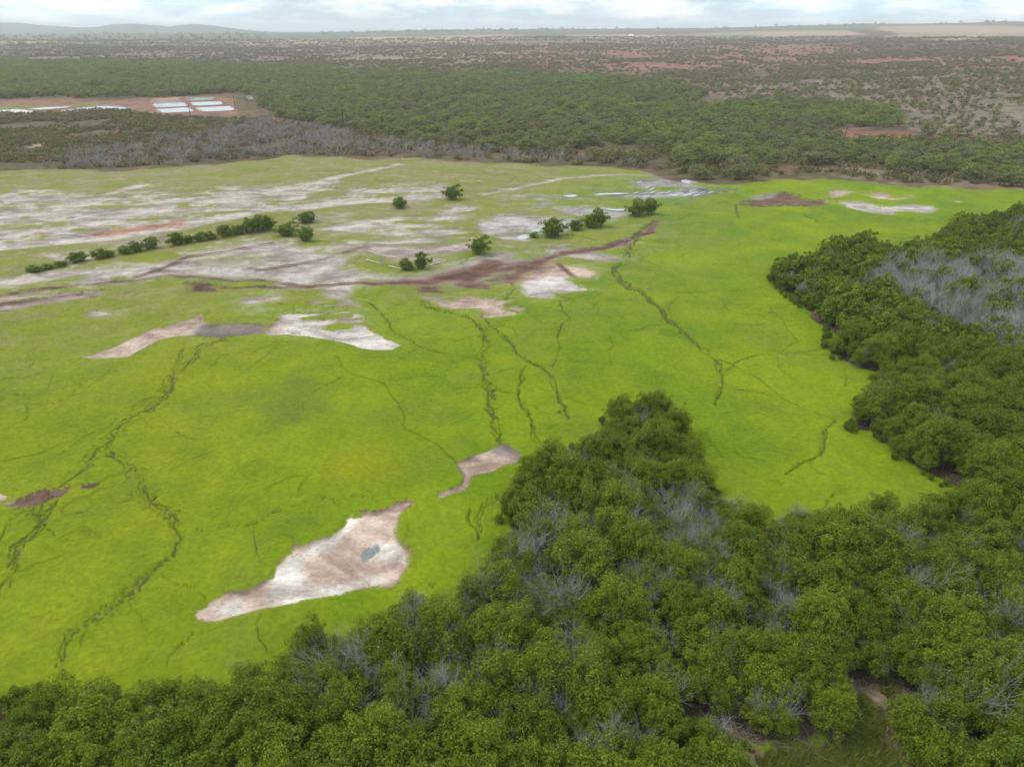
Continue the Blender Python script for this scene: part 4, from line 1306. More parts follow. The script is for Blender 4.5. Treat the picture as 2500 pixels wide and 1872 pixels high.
# ------------------------------------------------------------------ saltwort tufts over the flat
TUFT = []
for s in range(5):
    r = np.random.default_rng(900 + s)
    n = 13
    q = rand_dirs(n, r)
    q[:, 2] = np.abs(q[:, 2]) * .7 + .1
    cen = q * np.array([.42, .42, .38]) * r.uniform(.4, 1, (n, 1))
    v, f = leaf_quads(cen, q + r.normal(size=(n, 3)) * .35 + [0, 0, .5], r.uniform(.35, .6, n), r.uniform(.25, .42, n), r)
    TUFT.append(proto('saltwort_tuft', mesh_from('saltwort_tuft', v, f, [M_TUFT])))
cand = np.nonzero((np.abs(A2.ravel()) < math.radians(50)) & (GR > 30) & (GR < 235) & (mask[:, 0] > .8) & (mask[:, 1] < .25) & (beyond < .2) & (mask[:, 2] < .62))[0]
sel = rng.choice(cand, min(110000, len(cand)), replace=False)
jr = GR[sel]
tx = GX[sel] + rng.uniform(-.5, .5, len(sel)) * jr * .0022
ty = GY[sel] + rng.uniform(-.5, .5, len(sel)) * jr * jr * .00004
tsz = (0.16 + 0.0026 * jr) * rng.uniform(.6, 1.35, len(sel))
scatter('saltwort', np.stack([tx, ty, GZ[sel] - .03], 1), rng.uniform(0, 6.28, len(sel)), np.stack([tsz, tsz, np.minimum(tsz, .34) * .34], 1), rng.integers(0, 5, len(sel)), TUFT,
        'low bright green saltwort covering the flat')

# grass in the clearing
GRASS = []
for s in range(4):
    r = np.random.default_rng(950 + s)
    segs_ = []
    n = 16
    an = r.uniform(0, 6.28, n)
    base_ = np.stack([np.cos(an) * .12, np.sin(an) * .12, np.zeros(n)], 1) * r.uniform(0, 1, (n, 1))
    tip = base_ + np.stack([np.cos(an) * .22, np.sin(an) * .22, r.uniform(.25, .5, n)], 1) * r.uniform(.7, 1.2, (n, 1))
    sd_ = np.stack([-np.sin(an), np.cos(an), np.zeros(n)], 1) * .022
    mid = (base_ + tip) / 2 + np.array([0, 0, .06])
    V = np.stack([base_ - sd_, base_ + sd_, mid + sd_ * .8, tip, ], 1).reshape(-1, 3)
    GRASS.append(proto('grass_tuft', mesh_from('grass_tuft', V, np.arange(n * 4).reshape(n, 4), [M_GRASS])))
cg = np.nonzero(CLEAR_GRASS > .25)[0]
cg = rng.choice(cg, min(9000, len(cg)), replace=False)
scatter('grass', np.stack([GX[cg] + rng.uniform(-.08, .08, len(cg)), GY[cg] + rng.uniform(-.08, .08, len(cg)), GZ[cg] - .02], 1), rng.uniform(0, 6.28, len(cg)), rng.uniform(.6, 1.2, len(cg)), rng.integers(0, 4, len(cg)), GRASS,
        'dull green grass in the small clearing at the lower right')

# ------------------------------------------------------------------ mangroves
NM = 9
MG = []
for s in range(NM):
    h, rad = [(5.0, 2.1), (4.6, 2.3), (5.4, 2.0), (4.4, 2.0), (5.1, 2.4), (4.8, 1.9), (5.6, 2.2), (4.2, 2.2), (4.9, 2.1)][s]
    v, f = bushy_crown(100 + s, h, rad, 100, 74, .15)
    cm = mesh_from('mangrove_crown', v, f, [M_MANG])
    v2, f2 = bushy_crown(100 + s, h, rad, 52, 34, .36)
    cf_ = mesh_from('mangrove_crown_far', v2, f2, [M_MANG_FAR])
    tv, tf_ = mangrove_trunk(100 + s, h, rad)
    tm = mesh_from('mangrove_trunk', tv, tf_, [M_BARK])
    MG.append((cm, cf_, tm, h, rad))
DEAD, TWIG = [], []
for s in range(6):
    v, f = dead_shrub(300 + s, 4.6 + .3 * (s % 3), .5 + .12 * (s % 2), 6, (5, 5, 3), .030, .24)
    DEAD.append(mesh_from('dead_branches', v, f, [M_DEAD]))
DEADG = []
for s in range(6):
    v, f = dead_shrub(320 + s, 4.8 + .3 * (s % 3), .8, 7, (4, 4, 2), .050, .2)
    DEADG.append(mesh_from('dead_stems', v, f, [M_DEAD]))
for s in range(4):
    v, f = dead_shrub(340 + s, 4.9, 1.3, 4, (5, 5, 4), .022)
    TWIG.append(mesh_from('dead_twigs', v, f, [M_DEAD]))

b_ = np.array(THICKET)
mx, my = points_in(lambda x, y: (sdist(THICKET, x, y, 8.0) < -1.0) & (sdist(CLEARING, x, y, 8.0) > 0.55), (b_[:, 0].min(), b_[:, 0].max(), b_[:, 1].min(), b_[:, 1].max()), 2.05, .95, 5)
sd_e = np.minimum(-sdist(THICKET, mx, my, 12.0), sdist(CLEARING, mx, my, 12.0))
# thin out with distance: crowns there are a little wider apart
mr = np.hypot(mx, my)
keep = rng.uniform(size=len(mx)) < np.clip(1.08 - mr / 520, .6, 1)
mx, my, sd_e, mr = mx[keep], my[keep], sd_e[keep], mr[keep]
in_grey = sdist(GREYZONE, mx, my, 12.0)
in_mix = sdist(MIXZONE, mx, my, 12.0)
p_dead = np.where(in_grey < 0, .86, np.where(in_mix < 0, .66, np.where(in_mix < 5, .36, .13)))
p_dead = np.where(sd_e < 2.0, p_dead * .35, p_dead)
is_dead = rng.uniform(size=len(mx)) < p_dead
ms_ = rng.uniform(.52, 1.04, len(mx)) * (0.72 + 0.28 * sstep(sd_e, 1.0, 4.0))
ms_ = np.where(is_dead & (in_grey > 0), np.maximum(ms_, .74) * 1.02, np.where(is_dead, ms_ * 1.22, ms_))
ms_ *= 0.92 + 0.24 * fbm(mx / 9.0, my / 9.0, 2, 401)
cpx, cpy = to_px(mx, my, 3.0)
cdist = np.sqrt(mx ** 2 + my ** 2 + CAM_H ** 2)
vis = (cpx > -60) & (cpx < 2560) & (cpy < 1960)
near_ok = (cpx > -700) & (cpx < 3200) & (cpy < 2700)


def where_label(x, y, px, py):
    if px > 1830 and py < 1170:
        w = 'right bank beyond the grey stand' if py < 640 else ('right bank below the grey stand' if py > 860 else ('right bank along the green flat' if px < 2180 else 'right bank beside the grey stand'))
    elif 1180 < px < 1860 and py < 1330:
        w = 'promontory tip' if py < 1080 else ('left side of the promontory' if px < 1500 else 'right side of the promontory')
    elif px < 1050:
        w = 'bottom left corner thicket' if px < 450 else 'thicket below the large salt pan'
    elif px < 1800:
        w = 'thicket along the bottom centre edge' if py > 1640 else 'middle of the foreground thicket'
    else:
        w = 'thicket beside the lower right clearing' if py > 1600 else 'thicket above the lower right clearing'
    return w, w


def add_mangrove(i, near, label=None, group=None, twigs=False, tall=None):
    k_ = int(rng.integers(0, NM))
    cm, cf_, tm, h, rad = MG[k_]
    e = link('mangrove_tree', None, label=label, cat='tree', group=group)
    e.location = (mx[i], my[i], gz(mx[i], my[i]) - .1)
    e.rotation_euler = (rnd.uniform(-.06, .06), rnd.uniform(-.06, .06), rnd.uniform(0, 6.28))
    s = ms_[i]
    e.scale = (s * rnd.uniform(.92, 1.1), s * rnd.uniform(.92, 1.1), s if tall is None else tall)
    link('crown', cm if near else cf_, e)
    link('trunk', tm, e)
    if twigs:
        link('dead_twigs', TWIG[rnd.randrange(4)], e, label='bare grey twigs poking out of the crown')
    return e


live = np.nonzero(vis & ~is_dead)[0]
live = live[np.argsort(cdist[live])]
special = {}
for reg, pt, lab in ((D, (1390, 860, 3.5), 'rounded dark green mangrove at the very tip of the promontory'), (D, (1690, 575, 2.5), 'dark mangrove at the point where the right bank juts farthest into the flat'),
                     (D, (2080, 1560, 3), 'yellow-green mangrove bush with grey twigs right of the brown clearing'), (D, (905, 1265, 2), 'small mangrove bush overhanging the end of the large salt pan'),
                     (D, (660, 1370, 2.5), 'dark mangrove bush standing out just below the large salt pan'), (D, (2060, 480, 3), 'rounded mangrove at the far top corner of the right bank thicket'),
                     (D, (60, 1480, 3), 'tall pale mangrove at the left edge where the bottom thicket meets the flat')):
    gx_, gy_ = gp(reg, [pt])[0]
    cnd = [i for i in np.nonzero(~is_dead)[0] if i not in special]
    i = min(cnd, key=lambda q: (mx[q] - gx_) ** 2 + (my[q] - gy_) ** 2)
    special[i] = lab
chosen = set(live[:292]) | set(special)
for i in sorted(chosen):
    near = cdist[i] < 125
    if i in special:
        add_mangrove(i, near, special[i], None, 'grey twigs' in special[i], ms_[i] * 1.12)
        continue
    wl, g = where_label(mx[i], my[i], cpx[i], cpy[i])
    tw = rng.uniform() < (.75 if in_mix[i] < 0 else .28)
    if tw:
        add_mangrove(i, near, 'green mangrove with bare grey twigs in the ' + wl, 'twiggy mangroves, ' + g, True)
    else:
        add_mangrove(i, near, 'leafy green mangrove in the ' + wl, 'leafy mangroves, ' + g)
rest = [i for i in np.nonzero(near_ok & ~is_dead)[0] if i not in chosen]
MGF = []
for lod in (0, 1):
    for k_ in range(NM):
        h, rad = MG[k_][3:]
        v2, f2 = bushy_crown(100 + k_, h, rad, 100, 74, .15) if lod == 0 else bushy_crown(100 + k_, h, rad, 52, 34, .36)
        V, F, MI = merge([(v2, f2, 0), (*mangrove_trunk(100 + k_, h, rad), 1)])
        MGF.append(proto('mangrove', mesh_from('mangrove', V, F, [M_MANG if lod == 0 else M_MANG_FAR, M_BARK], mat_idx=MI)))
low = [i for i in np.nonzero(near_ok & is_dead)[0] if in_grey[i] > 0 or rng.uniform() < .45]
rest = list(rest) + low
rsc = np.where(is_dead[rest], ms_[rest] * .70, ms_[rest])
rx, ry = mx[rest], my[rest]
scatter('mangrove_thicket', np.stack([rx, ry, grid_lookup(rx, ry)[0] - .1], 1), rng.uniform(0, 6.28, len(rest)), rsc, rng.integers(0, NM, len(rest)) + np.where(cdist[rest] < 125, 0, NM), MGF,
        'mass of green mangrove canopy filling the thickets between the larger trees')
r = np.random.default_rng(71)
ex, ey = r.uniform(b_[:, 0].min(), b_[:, 0].max(), 90000), r.uniform(25, 175, 90000)
se = sdist(THICKET, ex, ey, 6.0)
k_ = (se > -1.1) & (se < .35) & (fbm(ex / 4.5, ey / 4.5, 3, 411) > .46) & (r.uniform(size=len(ex)) < np.where(se > .3, .16, .4))
ex, ey = ex[k_], ey[k_]
k_ = (grid_lookup(ex, ey)[1][:, 0] > .1) & (np.hypot(ex, ey) > 30)
ex, ey = ex[k_], ey[k_]
scatter('mangrove_seedlings', np.stack([ex, ey, grid_lookup(ex, ey)[0] - .05], 1), r.uniform(0, 6.28, len(ex)), r.uniform(.10, .24, len(ex)), r.integers(0, NM, len(ex)) + NM, MGF,
        'low mangrove seedlings fringing the thicket where it meets the flat')
deadi = np.nonzero(vis & is_dead)[0]
deadi = deadi[np.argsort(cdist[deadi])]
for q, i in enumerate(deadi[:298]):
    wl, g = where_label(mx[i], my[i], cpx[i], cpy[i])
    wl = 'grey stand on the right bank' if in_grey[i] < 0 else wl
    e = link('dead_mangrove', (DEADG if in_grey[i] < 0 else DEAD)[rnd.randrange(6)], label='leafless grey dead mangrove in the ' + wl, cat='dead tree', group='dead mangroves, ' + (g if in_grey[i] >= 0 else 'grey stand on the right bank'))
    e.location = (mx[i], my[i], gz(mx[i], my[i]) - .1)
    e.rotation_euler = (rnd.uniform(-.12, .12), rnd.uniform(-.12, .12), rnd.uniform(0, 6.28))
    s = ms_[i] * rnd.uniform(.9, 1.1)
    e.scale = (s * 1.1, s * 1.1, s)
dr2 = deadi[298:]
DGP = [proto('dead_mangrove_stems', m_) for m_ in DEADG]
scatter('dead_thicket', np.stack([mx[dr2], my[dr2], grid_lookup(mx[dr2], my[dr2])[0] - .1], 1), rng.uniform(0, 6.28, len(dr2)), ms_[dr2] * 1.05, rng.integers(0, 6, len(dr2)), DGP,
        'far mass of leafless grey mangroves in the grey stand on the right bank')
print('mangroves', len(mx), 'living in view', len(live), 'dead in view', len(deadi), 'rest', len(rest))

# ------------------------------------------------------------------ bushes standing on the flat
BUSHES = []
for s in range(5):
    h, rad = [(2.6, 1.9), (3.0, 1.8), (2.4, 2.0), (3.3, 1.7), (2.8, 1.9)][s]
    v, f = bushy_crown(500 + s, h, rad, 60, 30, .26, .0, 1.0, .25, 1.3)
    BUSHES.append((mesh_from('bush_crown', v, f, [M_BUSH]), mesh_from('bush_trunk', *mangrove_trunk(500 + s, h * .8, rad * .8), [M_BARK]), h, rad))


def bush(reg, pt, wpx, hpx, label, group=None, twigs=False, name='marsh_bush', mat=None):
    """wpx, hpx: size in the region's own pixels"""
    (px, py), = im(reg, [pt])
    x, y = ground_at(px, py)
    dist = math.sqrt(x * x + y * y + CAM_H ** 2)
    w = wpx / reg[2] * dist / FPX * .92
    hh = hpx / reg[2] * dist / FPX * 1.05
    cm, tm, h, rad = BUSHES[rnd.randrange(5)]
    e = link(name, None, label=label, cat='bush', group=group)
    e.location = (x, y + w * .25, gz(x, y) - .08)
    e.rotation_euler = (0, 0, rnd.uniform(0, 6.28))
    e.scale = (w / (2 * rad) * 1.12, w / (2 * rad) * 1.12, hh / h * .92)
    link('crown', cm, e)
    link('trunk', tm, e)
    if twigs:
        o = link('dead_twigs', TWIG[rnd.randrange(4)], e, label='bare grey twigs on the outer side')
        o.scale = (.75, .75, .6)
    return e


bush(R4, (890, 245), 90, 74, 'rounded green bush standing alone, farthest out on the flat')
bush(R4, (608, 290), 86, 52, 'small green bush nearer than the lone round bush', )
bush(R4, (1035, 542), 100, 96, 'upright dark bush alone beside the brown muddy track')
bush(R4, (650, 625), 85, 55, 'low green bush at the edge of the white mud, left half', )
bush(R4, (722, 622), 85, 84, 'sparse bush with grey twigs beside the white mud', twigs=True)
bush(R4, (1432, 450), 142, 88, 'largest green bush of the row before the wet furrows')
bush(R4, (1562, 410), 80, 50, 'smallest bush of the row before the wet furrows')
bush(R4, (1640, 396), 88, 72, 'leafy bush in the row before the wet furrows, left of a pair')
bush(R4, (1690, 390), 80, 88, 'tall leafy bush in the row before the wet furrows, right of a pair')
bush(R4, (1888, 335), 105, 78, 'dark round bush beside the last puddle strip')
bush(R4, (1965, 322), 75, 76, 'feathery bush touching the dark round bush by the last puddle strip', twigs=True)
bush(R4, (1330, 450), 45, 28, 'tiny bush beside the small white puddle')
bush(R3, (1655, 418), 100, 50, 'flat topped bush above a strip of bare mud')
bush(R3, (1540, 488), 100, 66, 'bush at the right end of the hedge, set slightly apart')
bush(R3, (1648, 515), 88, 72, 'round bush below the flat topped bush')
for (hx, hy, hw, hh) in ((412, 628, 84, 42), (535, 610, 78, 44), (588, 600, 52, 30), (676, 583, 62, 36), (735, 571, 70, 46), (808, 557, 78, 50), (952, 532, 92, 54), (1012, 523, 56, 34), (1078, 513, 72, 40), (1140, 502, 60, 34),
                         (1215, 487, 86, 56), (1282, 477, 76, 44), (1345, 468, 92, 70), (1402, 460, 96, 74), (1452, 453, 62, 66)):
    bush(R3, (hx, hy), hw, hh, 'dark green bush in the straggling hedge across the mud flats', 'bushes of the hedge across the mud flats')
for (hx, hy, hw, hh) in ((185, 680, 74, 26), (255, 664, 60, 22), (325, 648, 60, 24)):
    bush(R3, (hx, hy), hw, hh, 'low greyish scrub bush at the thin left end of the hedge', 'scrub at the left end of the hedge', True)
o = link('dead_bush', DEAD[2], label='leafless grey bush on the white mud beside the fallen pale logs', cat='dead bush')
x, y = gp(R4, [(520, 598)])[0]
o.location = (x, y, gz(x, y) - .05)
o.scale = (.8, .8, .55)


# ------------------------------------------------------------------ fallen logs
def log(reg, p0, p1, label, rad=.16):
    (x0, y0), (x1, y1) = gp(reg, [p0, p1])
    a, b = np.array([x0, y0, gz(x0, y0) + .12]), np.array([x1, y1, gz(x1, y1) + .22])
    segs, n = [], 7
    prev = a
    for k in range(1, n + 1):
        t = k / n
        q = a + (b - a) * t + np.array([rnd.uniform(-.1, .1), rnd.uniform(-.1, .1), rnd.uniform(0, .12)]) * (k < n)
        segs.append((prev, q, rad * (1 - .5 * (k - 1) / n), rad * (1 - .5 * k / n)))
        prev = q
    for t in (.35, .6, .8):
        p = a + (b - a) * t
        segs.append((p, p + np.array([rnd.uniform(-.5, .5), rnd.uniform(-.4, .4), .45]), rad * .4, rad * .15))
    v, f = tubes(segs, 6)
    link('fallen_log', mesh_from('fallen_log', v, f, [M_LOG], smooth=True), label=label, cat='log')


log(R4, (430, 570), (500, 592), 'bleached log lying left of the leafless grey bush')
log(R4, (552, 604), (618, 622), 'bleached log between the leafless bush and the low green bush')
log(R4, (775, 602), (865, 577), 'bleached log right of the sparse twiggy bush')
log(R4, (440, 520), (505, 545), 'thin bleached pole above the leafless grey bush', .1)

# ------------------------------------------------------------------ clearing: dead sticks
r = np.random.default_rng(77)
segs = []
cb = np.array(CLEARING)
while len(segs) < 760:
    x, y = r.uniform(cb[:, 0].min(), cb[:, 0].max()), r.uniform(cb[:, 1].min(), cb[:, 1].max())
    s = float(sdist(CLEARING, np.array([x]), np.array([y]), 9.0)[0])
    if s > .8 or r.uniform() > math.exp(-max(-s - .4, 0) / 1.1):
        continue
    an, L = r.uniform(0, 6.28), r.uniform(.3, 1.2)
    z = gz(x, y)
    p = np.array([x, y, z + r.uniform(.0, .3)])
    e = p + np.array([math.cos(an) * L, math.sin(an) * L, r.uniform(-.05, .5)])
    m_ = (p + e) / 2 + r.normal(size=3) * .08
    segs += [(p, m_, .02, .016), (m_, e, .016, .008)]
v, f = tubes(segs, 3)
link('fallen_sticks', mesh_from('fallen_sticks', v, f, [M_STICK]), kind='stuff', label='dry grey sticks and roots littering the edges of the clearing')

# ------------------------------------------------------------------ woodland beyond the flat
KI = []
for s in range(8):
    h = [6.2, 5.6, 7.0, 6.0, 5.4, 6.6, 6.3, 5.8][s]
    rad = [4.4, 4.0, 4.8, 3.6, 4.2, 4.6, 3.8, 4.1][s]
    (tv, tf_), (cv, cf_) = kiawe_parts(600 + s, h, rad)
    V, F, MI = merge([(cv, cf_, 0), (tv, tf_, 1)])
    KI.append((mesh_from('kiawe_crown', cv, cf_, [M_KIAWE]), mesh_from('kiawe_trunk', tv, tf_, [M_KBARK]),
               proto('kiawe', mesh_from('kiawe', V, F, [M_KIAWE, M_KBARK], mat_idx=MI))))
DK = []
for s in range(7):
    r = np.random.default_rng(700 + s)
    out = []
    lean = r.uniform(-.5, .1)
    for q in range(4):
        an = r.uniform(0, 6.28)
        grow(r, np.array([math.cos(an) * .3, math.sin(an) * .3, -.1]), np.array([math.cos(an) * .6 + lean, math.sin(an) * .6, 1.0]), r.uniform(2.2, 3.4), .13, 0, out, .5, (4, 3), .02, .2)
    DK.append(mesh_from('dead_kiawe', *tubes(out, 3), [M_DEADK]))
SH, DR = [], []
for s in range(4):
    v, f = bushy_crown(800 + s, 2.2, 1.7, 14, 13, .52, .0, .9, .15)
    SH.append(proto('shrub', mesh_from('shrub', v, f, [M_SCRUB])))
    DR.append(proto('dry_shrub', mesh_from('dry_shrub', v, f, [M_DRY])))


def px_mask(poly, x, y, soft=0.0, seed=0):
    """points whose place on the ground falls inside an outline read off the photograph"""
    ok = y > 30
    px, py = to_px(x, np.maximum(y, 30), terrain(x, np.maximum(y, 30)))
    if soft:
        px = px + (fbm(x / 25, y / 25, 3, seed) - .5) * soft * 4
        py = py + (fbm(x / 25, y / 25, 3, seed + 3) - .5) * soft
    return ok & inside(poly, px, py)


GREEN = [(-160, 152), (350, 150), (700, 163), (1000, 183), (1250, 180), (1450, 188), (1650, 203), (1730, 235), (1690, 256), (1900, 245), (2100, 258), (2195, 275), (2205, 318), (2060, 314), (2000, 332), (2100, 352),
         (2250, 345), (2500, 368), (2700, 385), (2700, 462), (2400, 458), (2340, 440), (2200, 420), (2100, 402), (1980, 410), (1950, 428), (1900, 432), (1800, 446), (1700, 436), (1600, 412), (1500, 398), (1400, 385), (1200, 370),
         (1000, 350), (800, 312), (690, 290), (640, 262), (620, 235), (560, 228), (370, 240), (280, 236), (180, 244), (140, 236), (0, 245), (-160, 245)]
gx, gy = points_in(lambda x, y: px_mask(GREEN, x, y, 5, 11) & (fbm(x / 30, y / 30, 3, 611) > .27), (-900, 900, 230, 1150), 5.4, .95, 21)
gs = rng.uniform(.45, 1.0, len(gx)) ** 1.0 * (.85 + .35 * fbm(gx / 60, gy / 60, 2, 613))
# sparse trees on the bare slope at the right
SLOPE = [(1700, 200), (2000, 185), (2700, 165), (2700, 375), (2500, 362), (2350, 345), (2220, 318), (2210, 280), (1950, 240), (1740, 238)]
hx, hy = points_in(lambda x, y: px_mask(SLOPE, x, y, 3, 15), (150, 1100, 300, 1150), 11.0, .95, 22)
px_, py_ = to_px(hx, hy, terrain(hx, hy))
kp = rng.uniform(size=len(hx)) < np.where(py_ < 235, .55, .16)
hx, hy = hx[kp], hy[kp]
hs = rng.uniform(.38, .85, len(hx))
big = [(PR, (2092, 104), .66, 'kiawe tree half hiding the white hoop house at the ponds'), (VR, (1550, 262), 1.28, 'large round kiawe tree beside the red dirt road, left of two'), (VR, (1735, 265), 1.02, 'lone kiawe tree on the red dirt road, right of two'),
       (VR, (1400, 580), .55, 'small bright green tree alone at the edge of the flat'), (VR, (1530, 100), .95, 'kiawe tree standing alone on the bare slope above the red road'), (VR, (2050, 262), .42, 'small shrubby tree alone on the bare slope right of the road'),
       (VR, (2030, 110), .62, 'pale green tree high on the bare slope'), (VR, (1330, 520), 1.0, 'wide spreading kiawe tree with dark trunk behind the small bright tree')]
bx = [gp(rg, [pt])[0] for rg, pt, _, _ in big]
allx = np.concatenate([[p[0] for p in bx], gx, hx])
ally = np.concatenate([[p[1] for p in bx], gy, hy])
alls = np.concatenate([[q[2] for q in big], gs, hs])
tag_ = np.concatenate([np.arange(len(big)) + 10, np.zeros(len(gx), int), np.ones(len(hx), int)])
allr = np.hypot(allx, ally)
apx, apy = to_px(allx, ally, terrain(allx, ally) + 4)
inview = (apx > -20) & (apx < 2520)
score = alls / allr
score[:len(big)] = 10
score[~inview] = -1
order = np.argsort(-score)
indiv = order[:296]
is_ind = np.zeros(len(allx), bool)
is_ind[indiv] = True
zz = grid_lookup(allx, ally)[0] - .15
for i in indiv:
    cm, tm, _ = KI[rnd.randrange(8)]
    t = tag_[i]
    if t >= 10:
        lab, grp = big[t - 10][3], None
    elif t == 1:
        lab, grp = 'small spreading kiawe tree scattered on the bare brown slope', 'kiawe trees on the bare slope'
    elif apx[i] > 1950:
        lab, grp = 'olive green kiawe tree in the open wood below the red dirt road', 'kiawe trees below the red dirt road'
    elif apx[i] > 1450:
        w_ = 'straight behind the wet furrows' if apx[i] < 1640 else ('right of the wet furrows' if apx[i] < 1800 else 'behind the brown mud right of the furrows')
        lab, grp = 'green kiawe tree in the wood ' + w_, 'kiawe trees ' + w_
    else:
        lab, grp = 'grey-green kiawe tree in the wood behind the grey dead trees', 'kiawe trees behind the dead trees'
    e = link('kiawe_tree', None, label=lab, cat='tree', group=grp)
    e.location = (allx[i], ally[i], zz[i])
    e.rotation_euler = (0, 0, rnd.uniform(0, 6.28))
    s = alls[i]
    e.scale = (s * rnd.uniform(.9, 1.15), s * rnd.uniform(.9, 1.15), s * (1.15 if t >= 10 else 1))
    link('crown', cm, e)
    link('trunk', tm, e)
o_ = ~is_ind
n_ = int(o_.sum())
scatter('kiawe_wood', np.stack([allx[o_], ally[o_], zz[o_]], 1), rng.uniform(0, 6.28, n_), alls[o_], rng.integers(0, 8, n_), [k_[2] for k_ in KI], 'distant mass of grey-green kiawe woodland')

# dead grey trees along the far edge of the flat
GREYW = [(90, 404), (200, 380), (330, 352), (500, 332), (640, 296), (720, 300), (800, 318), (1000, 352), (1250, 372), (1450, 390), (1580, 405), (1560, 414), (1450, 404), (1300, 397), (1100, 389), (900, 384), (700, 374), (520, 396), (400, 408), (250, 412), (120, 414)]
dx_, dy_ = points_in(lambda x, y: px_mask(GREYW, x, y, 4, 31), (-400, 300, 215, 480), 4.7, .98, 33)
dr_ = np.hypot(dx_, dy_)
od = np.argsort(dr_)
ind_d = od[:295]
for i in ind_d:
    px_, py_ = to_px(dx_[i], dy_[i], 0.0)
    where = ('leaning grey leafless tree in the dead brush left of the flat', 'dead trees, far left edge') if px_ < 600 else \
        (('leafless grey tree in the dead stand along the far edge', 'dead trees, middle of the far edge') if px_ < 1150 else ('leafless grey tree at the wood edge left of the wet furrows', 'dead trees, left of the wet furrows'))
    e = link('dead_tree', DK[rnd.randrange(7)], label=where[0], cat='dead tree', group=where[1])
    e.location = (dx_[i], dy_[i], gz(dx_[i], dy_[i]) - .1)
    e.rotation_euler = (rnd.uniform(-.15, .15), rnd.uniform(-.15, .15), rnd.uniform(-.6, .6))
    s = rnd.uniform(.65, 1.1)
    e.scale = (s, s, s * .9)
ro = od[295:]
DKP = [proto('dead_wood', m_) for m_ in DK]
scatter('dead_brush', np.stack([dx_[ro], dy_[ro], grid_lookup(dx_[ro], dy_[ro])[0] - .1], 1), rng.uniform(-.6, .6, len(ro)), rng.uniform(.6, 1.1, len(ro)), rng.integers(0, 7, len(ro)), DKP,
        'mass of leafless grey brush behind the far edge of the flat')

# scrub: round the ponds, over the plain, up to the far fields
SCRUBZ = [(-160, 284), (130, 276), (250, 268), (400, 285), (560, 292), (690, 288), (560, 328), (350, 350), (130, 398), (-160, 404)]
qx, qy = points_in(lambda x, y: px_mask(SCRUBZ, x, y, 4, 41) & (fbm(x / 22, y / 22, 3, 641) > .34), (-520, 0, 240, 520), 2.9, .95, 43)
q2x, q2y = points_in(lambda x, y: px_mask(GREYW, x, y, 6, 45) & (fbm(x / 18, y / 18, 3, 643) > .40), (-400, 300, 215, 480), 3.6, .98, 46)
q4x, q4y = points_in(lambda x, y: px_mask([(1380, 372), (1560, 395), (1640, 425), (1800, 440), (1950, 425), (2100, 440), (2300, 455), (2560, 464), (2560, 340), (2250, 330), (1900, 400), (1600, 370)], x, y, 5, 49) & (fbm(x / 14, y / 14, 3, 645) > .40), (0, 420, 215, 480), 3.6, .95, 50)
q5x, q5y = points_in(lambda x, y: px_mask(SLOPE, x, y, 3, 57) & (fbm(x / 20, y / 20, 3, 647) > .45), (150, 1100, 300, 1100), 5.5, .95, 58)
q3x, q3y = points_in(lambda x, y: px_mask([(640, 262), (700, 288), (1000, 352), (1250, 372), (1580, 405), (1500, 400), (1200, 372), (900, 330)], x, y, 8, 47), (-400, 300, 215, 480), 4.0, .95, 48)
PLAINZ = [(-200, 96), (800, 98), (1300, 90), (1900, 92), (2700, 92), (2700, 175), (2000, 195), (1700, 205), (1450, 192), (1250, 184), (1000, 187), (700, 166), (350, 153), (-200, 156)]
ex_, ey_ = [], []
for (y0, y1, cell, sd) in ((480, 1100, 4.9, 51), (1100, 1800, 7.6, 52), (1800, 3200, 14.0, 53)):
    a_, b2 = points_in(lambda x, y: px_mask(PLAINZ, x, y, 3, 55) & (fbm(x / 60, y / 130, 4, 651) * .6 + fbm(x / 16, y / 24, 2, 653) * .4 + rng.uniform(-.1, .1, len(x)) > .48), (-y1 * .72, y1 * .72, y0, y1), cell, .98, sd)
    ex_.append(a_)
    ey_.append(b2)
ex_, ey_ = np.concatenate(ex_), np.concatenate(ey_)
sx = np.concatenate([qx, q2x, q3x, q4x, q5x, ex_])
sy = np.concatenate([qy, q2y, q3y, q4y, q5y, ey_])
sr = np.hypot(sx, sy)
ss = np.where(sr < 520, rng.uniform(.55, 1.15, len(sx)), rng.uniform(.45, 1.15, len(sx)) * (.8 + sr / 2200))
sz = np.where(sr < 640, grid_lookup(sx, sy)[0], terrain(sx, sy)) - .2
pick = rng.integers(0, 4, len(sx)) + np.where(rng.uniform(size=len(sx)) < np.where(sr < 520, .25, np.where(sx > 0, .55, .5)), 4, 0)
scatter('scrub', np.stack([sx, sy, sz], 1), rng.uniform(0, 6.28, len(sx)), ss, pick, SH + DR, 'low dry scrub over the plain beyond the woodland')
# tree line on the low ridge
lx_, ly_ = [], []
for k_ in range(520):
    u = rng.uniform(-.24, .62) if k_ < 420 else rng.uniform(-.66, -.3)
    r_ = rng.uniform(3700, 4500)
    if k_ < 420 and u > .08 and rng.uniform() < .75:
        continue
    if k_ >= 420:
        r_ = rng.uniform(2500, 4200)
    lx_.append(u * r_ / math.hypot(1, u))
    ly_.append(r_ / math.hypot(1, u))
lx_, ly_ = np.array(lx_), np.array(ly_)
scatter('distant_treeline', np.stack([lx_, ly_, terrain(lx_, ly_) - .5], 1), rng.uniform(0, 6.28, len(lx_)), rng.uniform(1.3, 2.4, len(lx_)), rng.integers(0, 8, len(lx_)), [k_[2] for k_ in KI], 'line of dark trees along the hazy ridge')


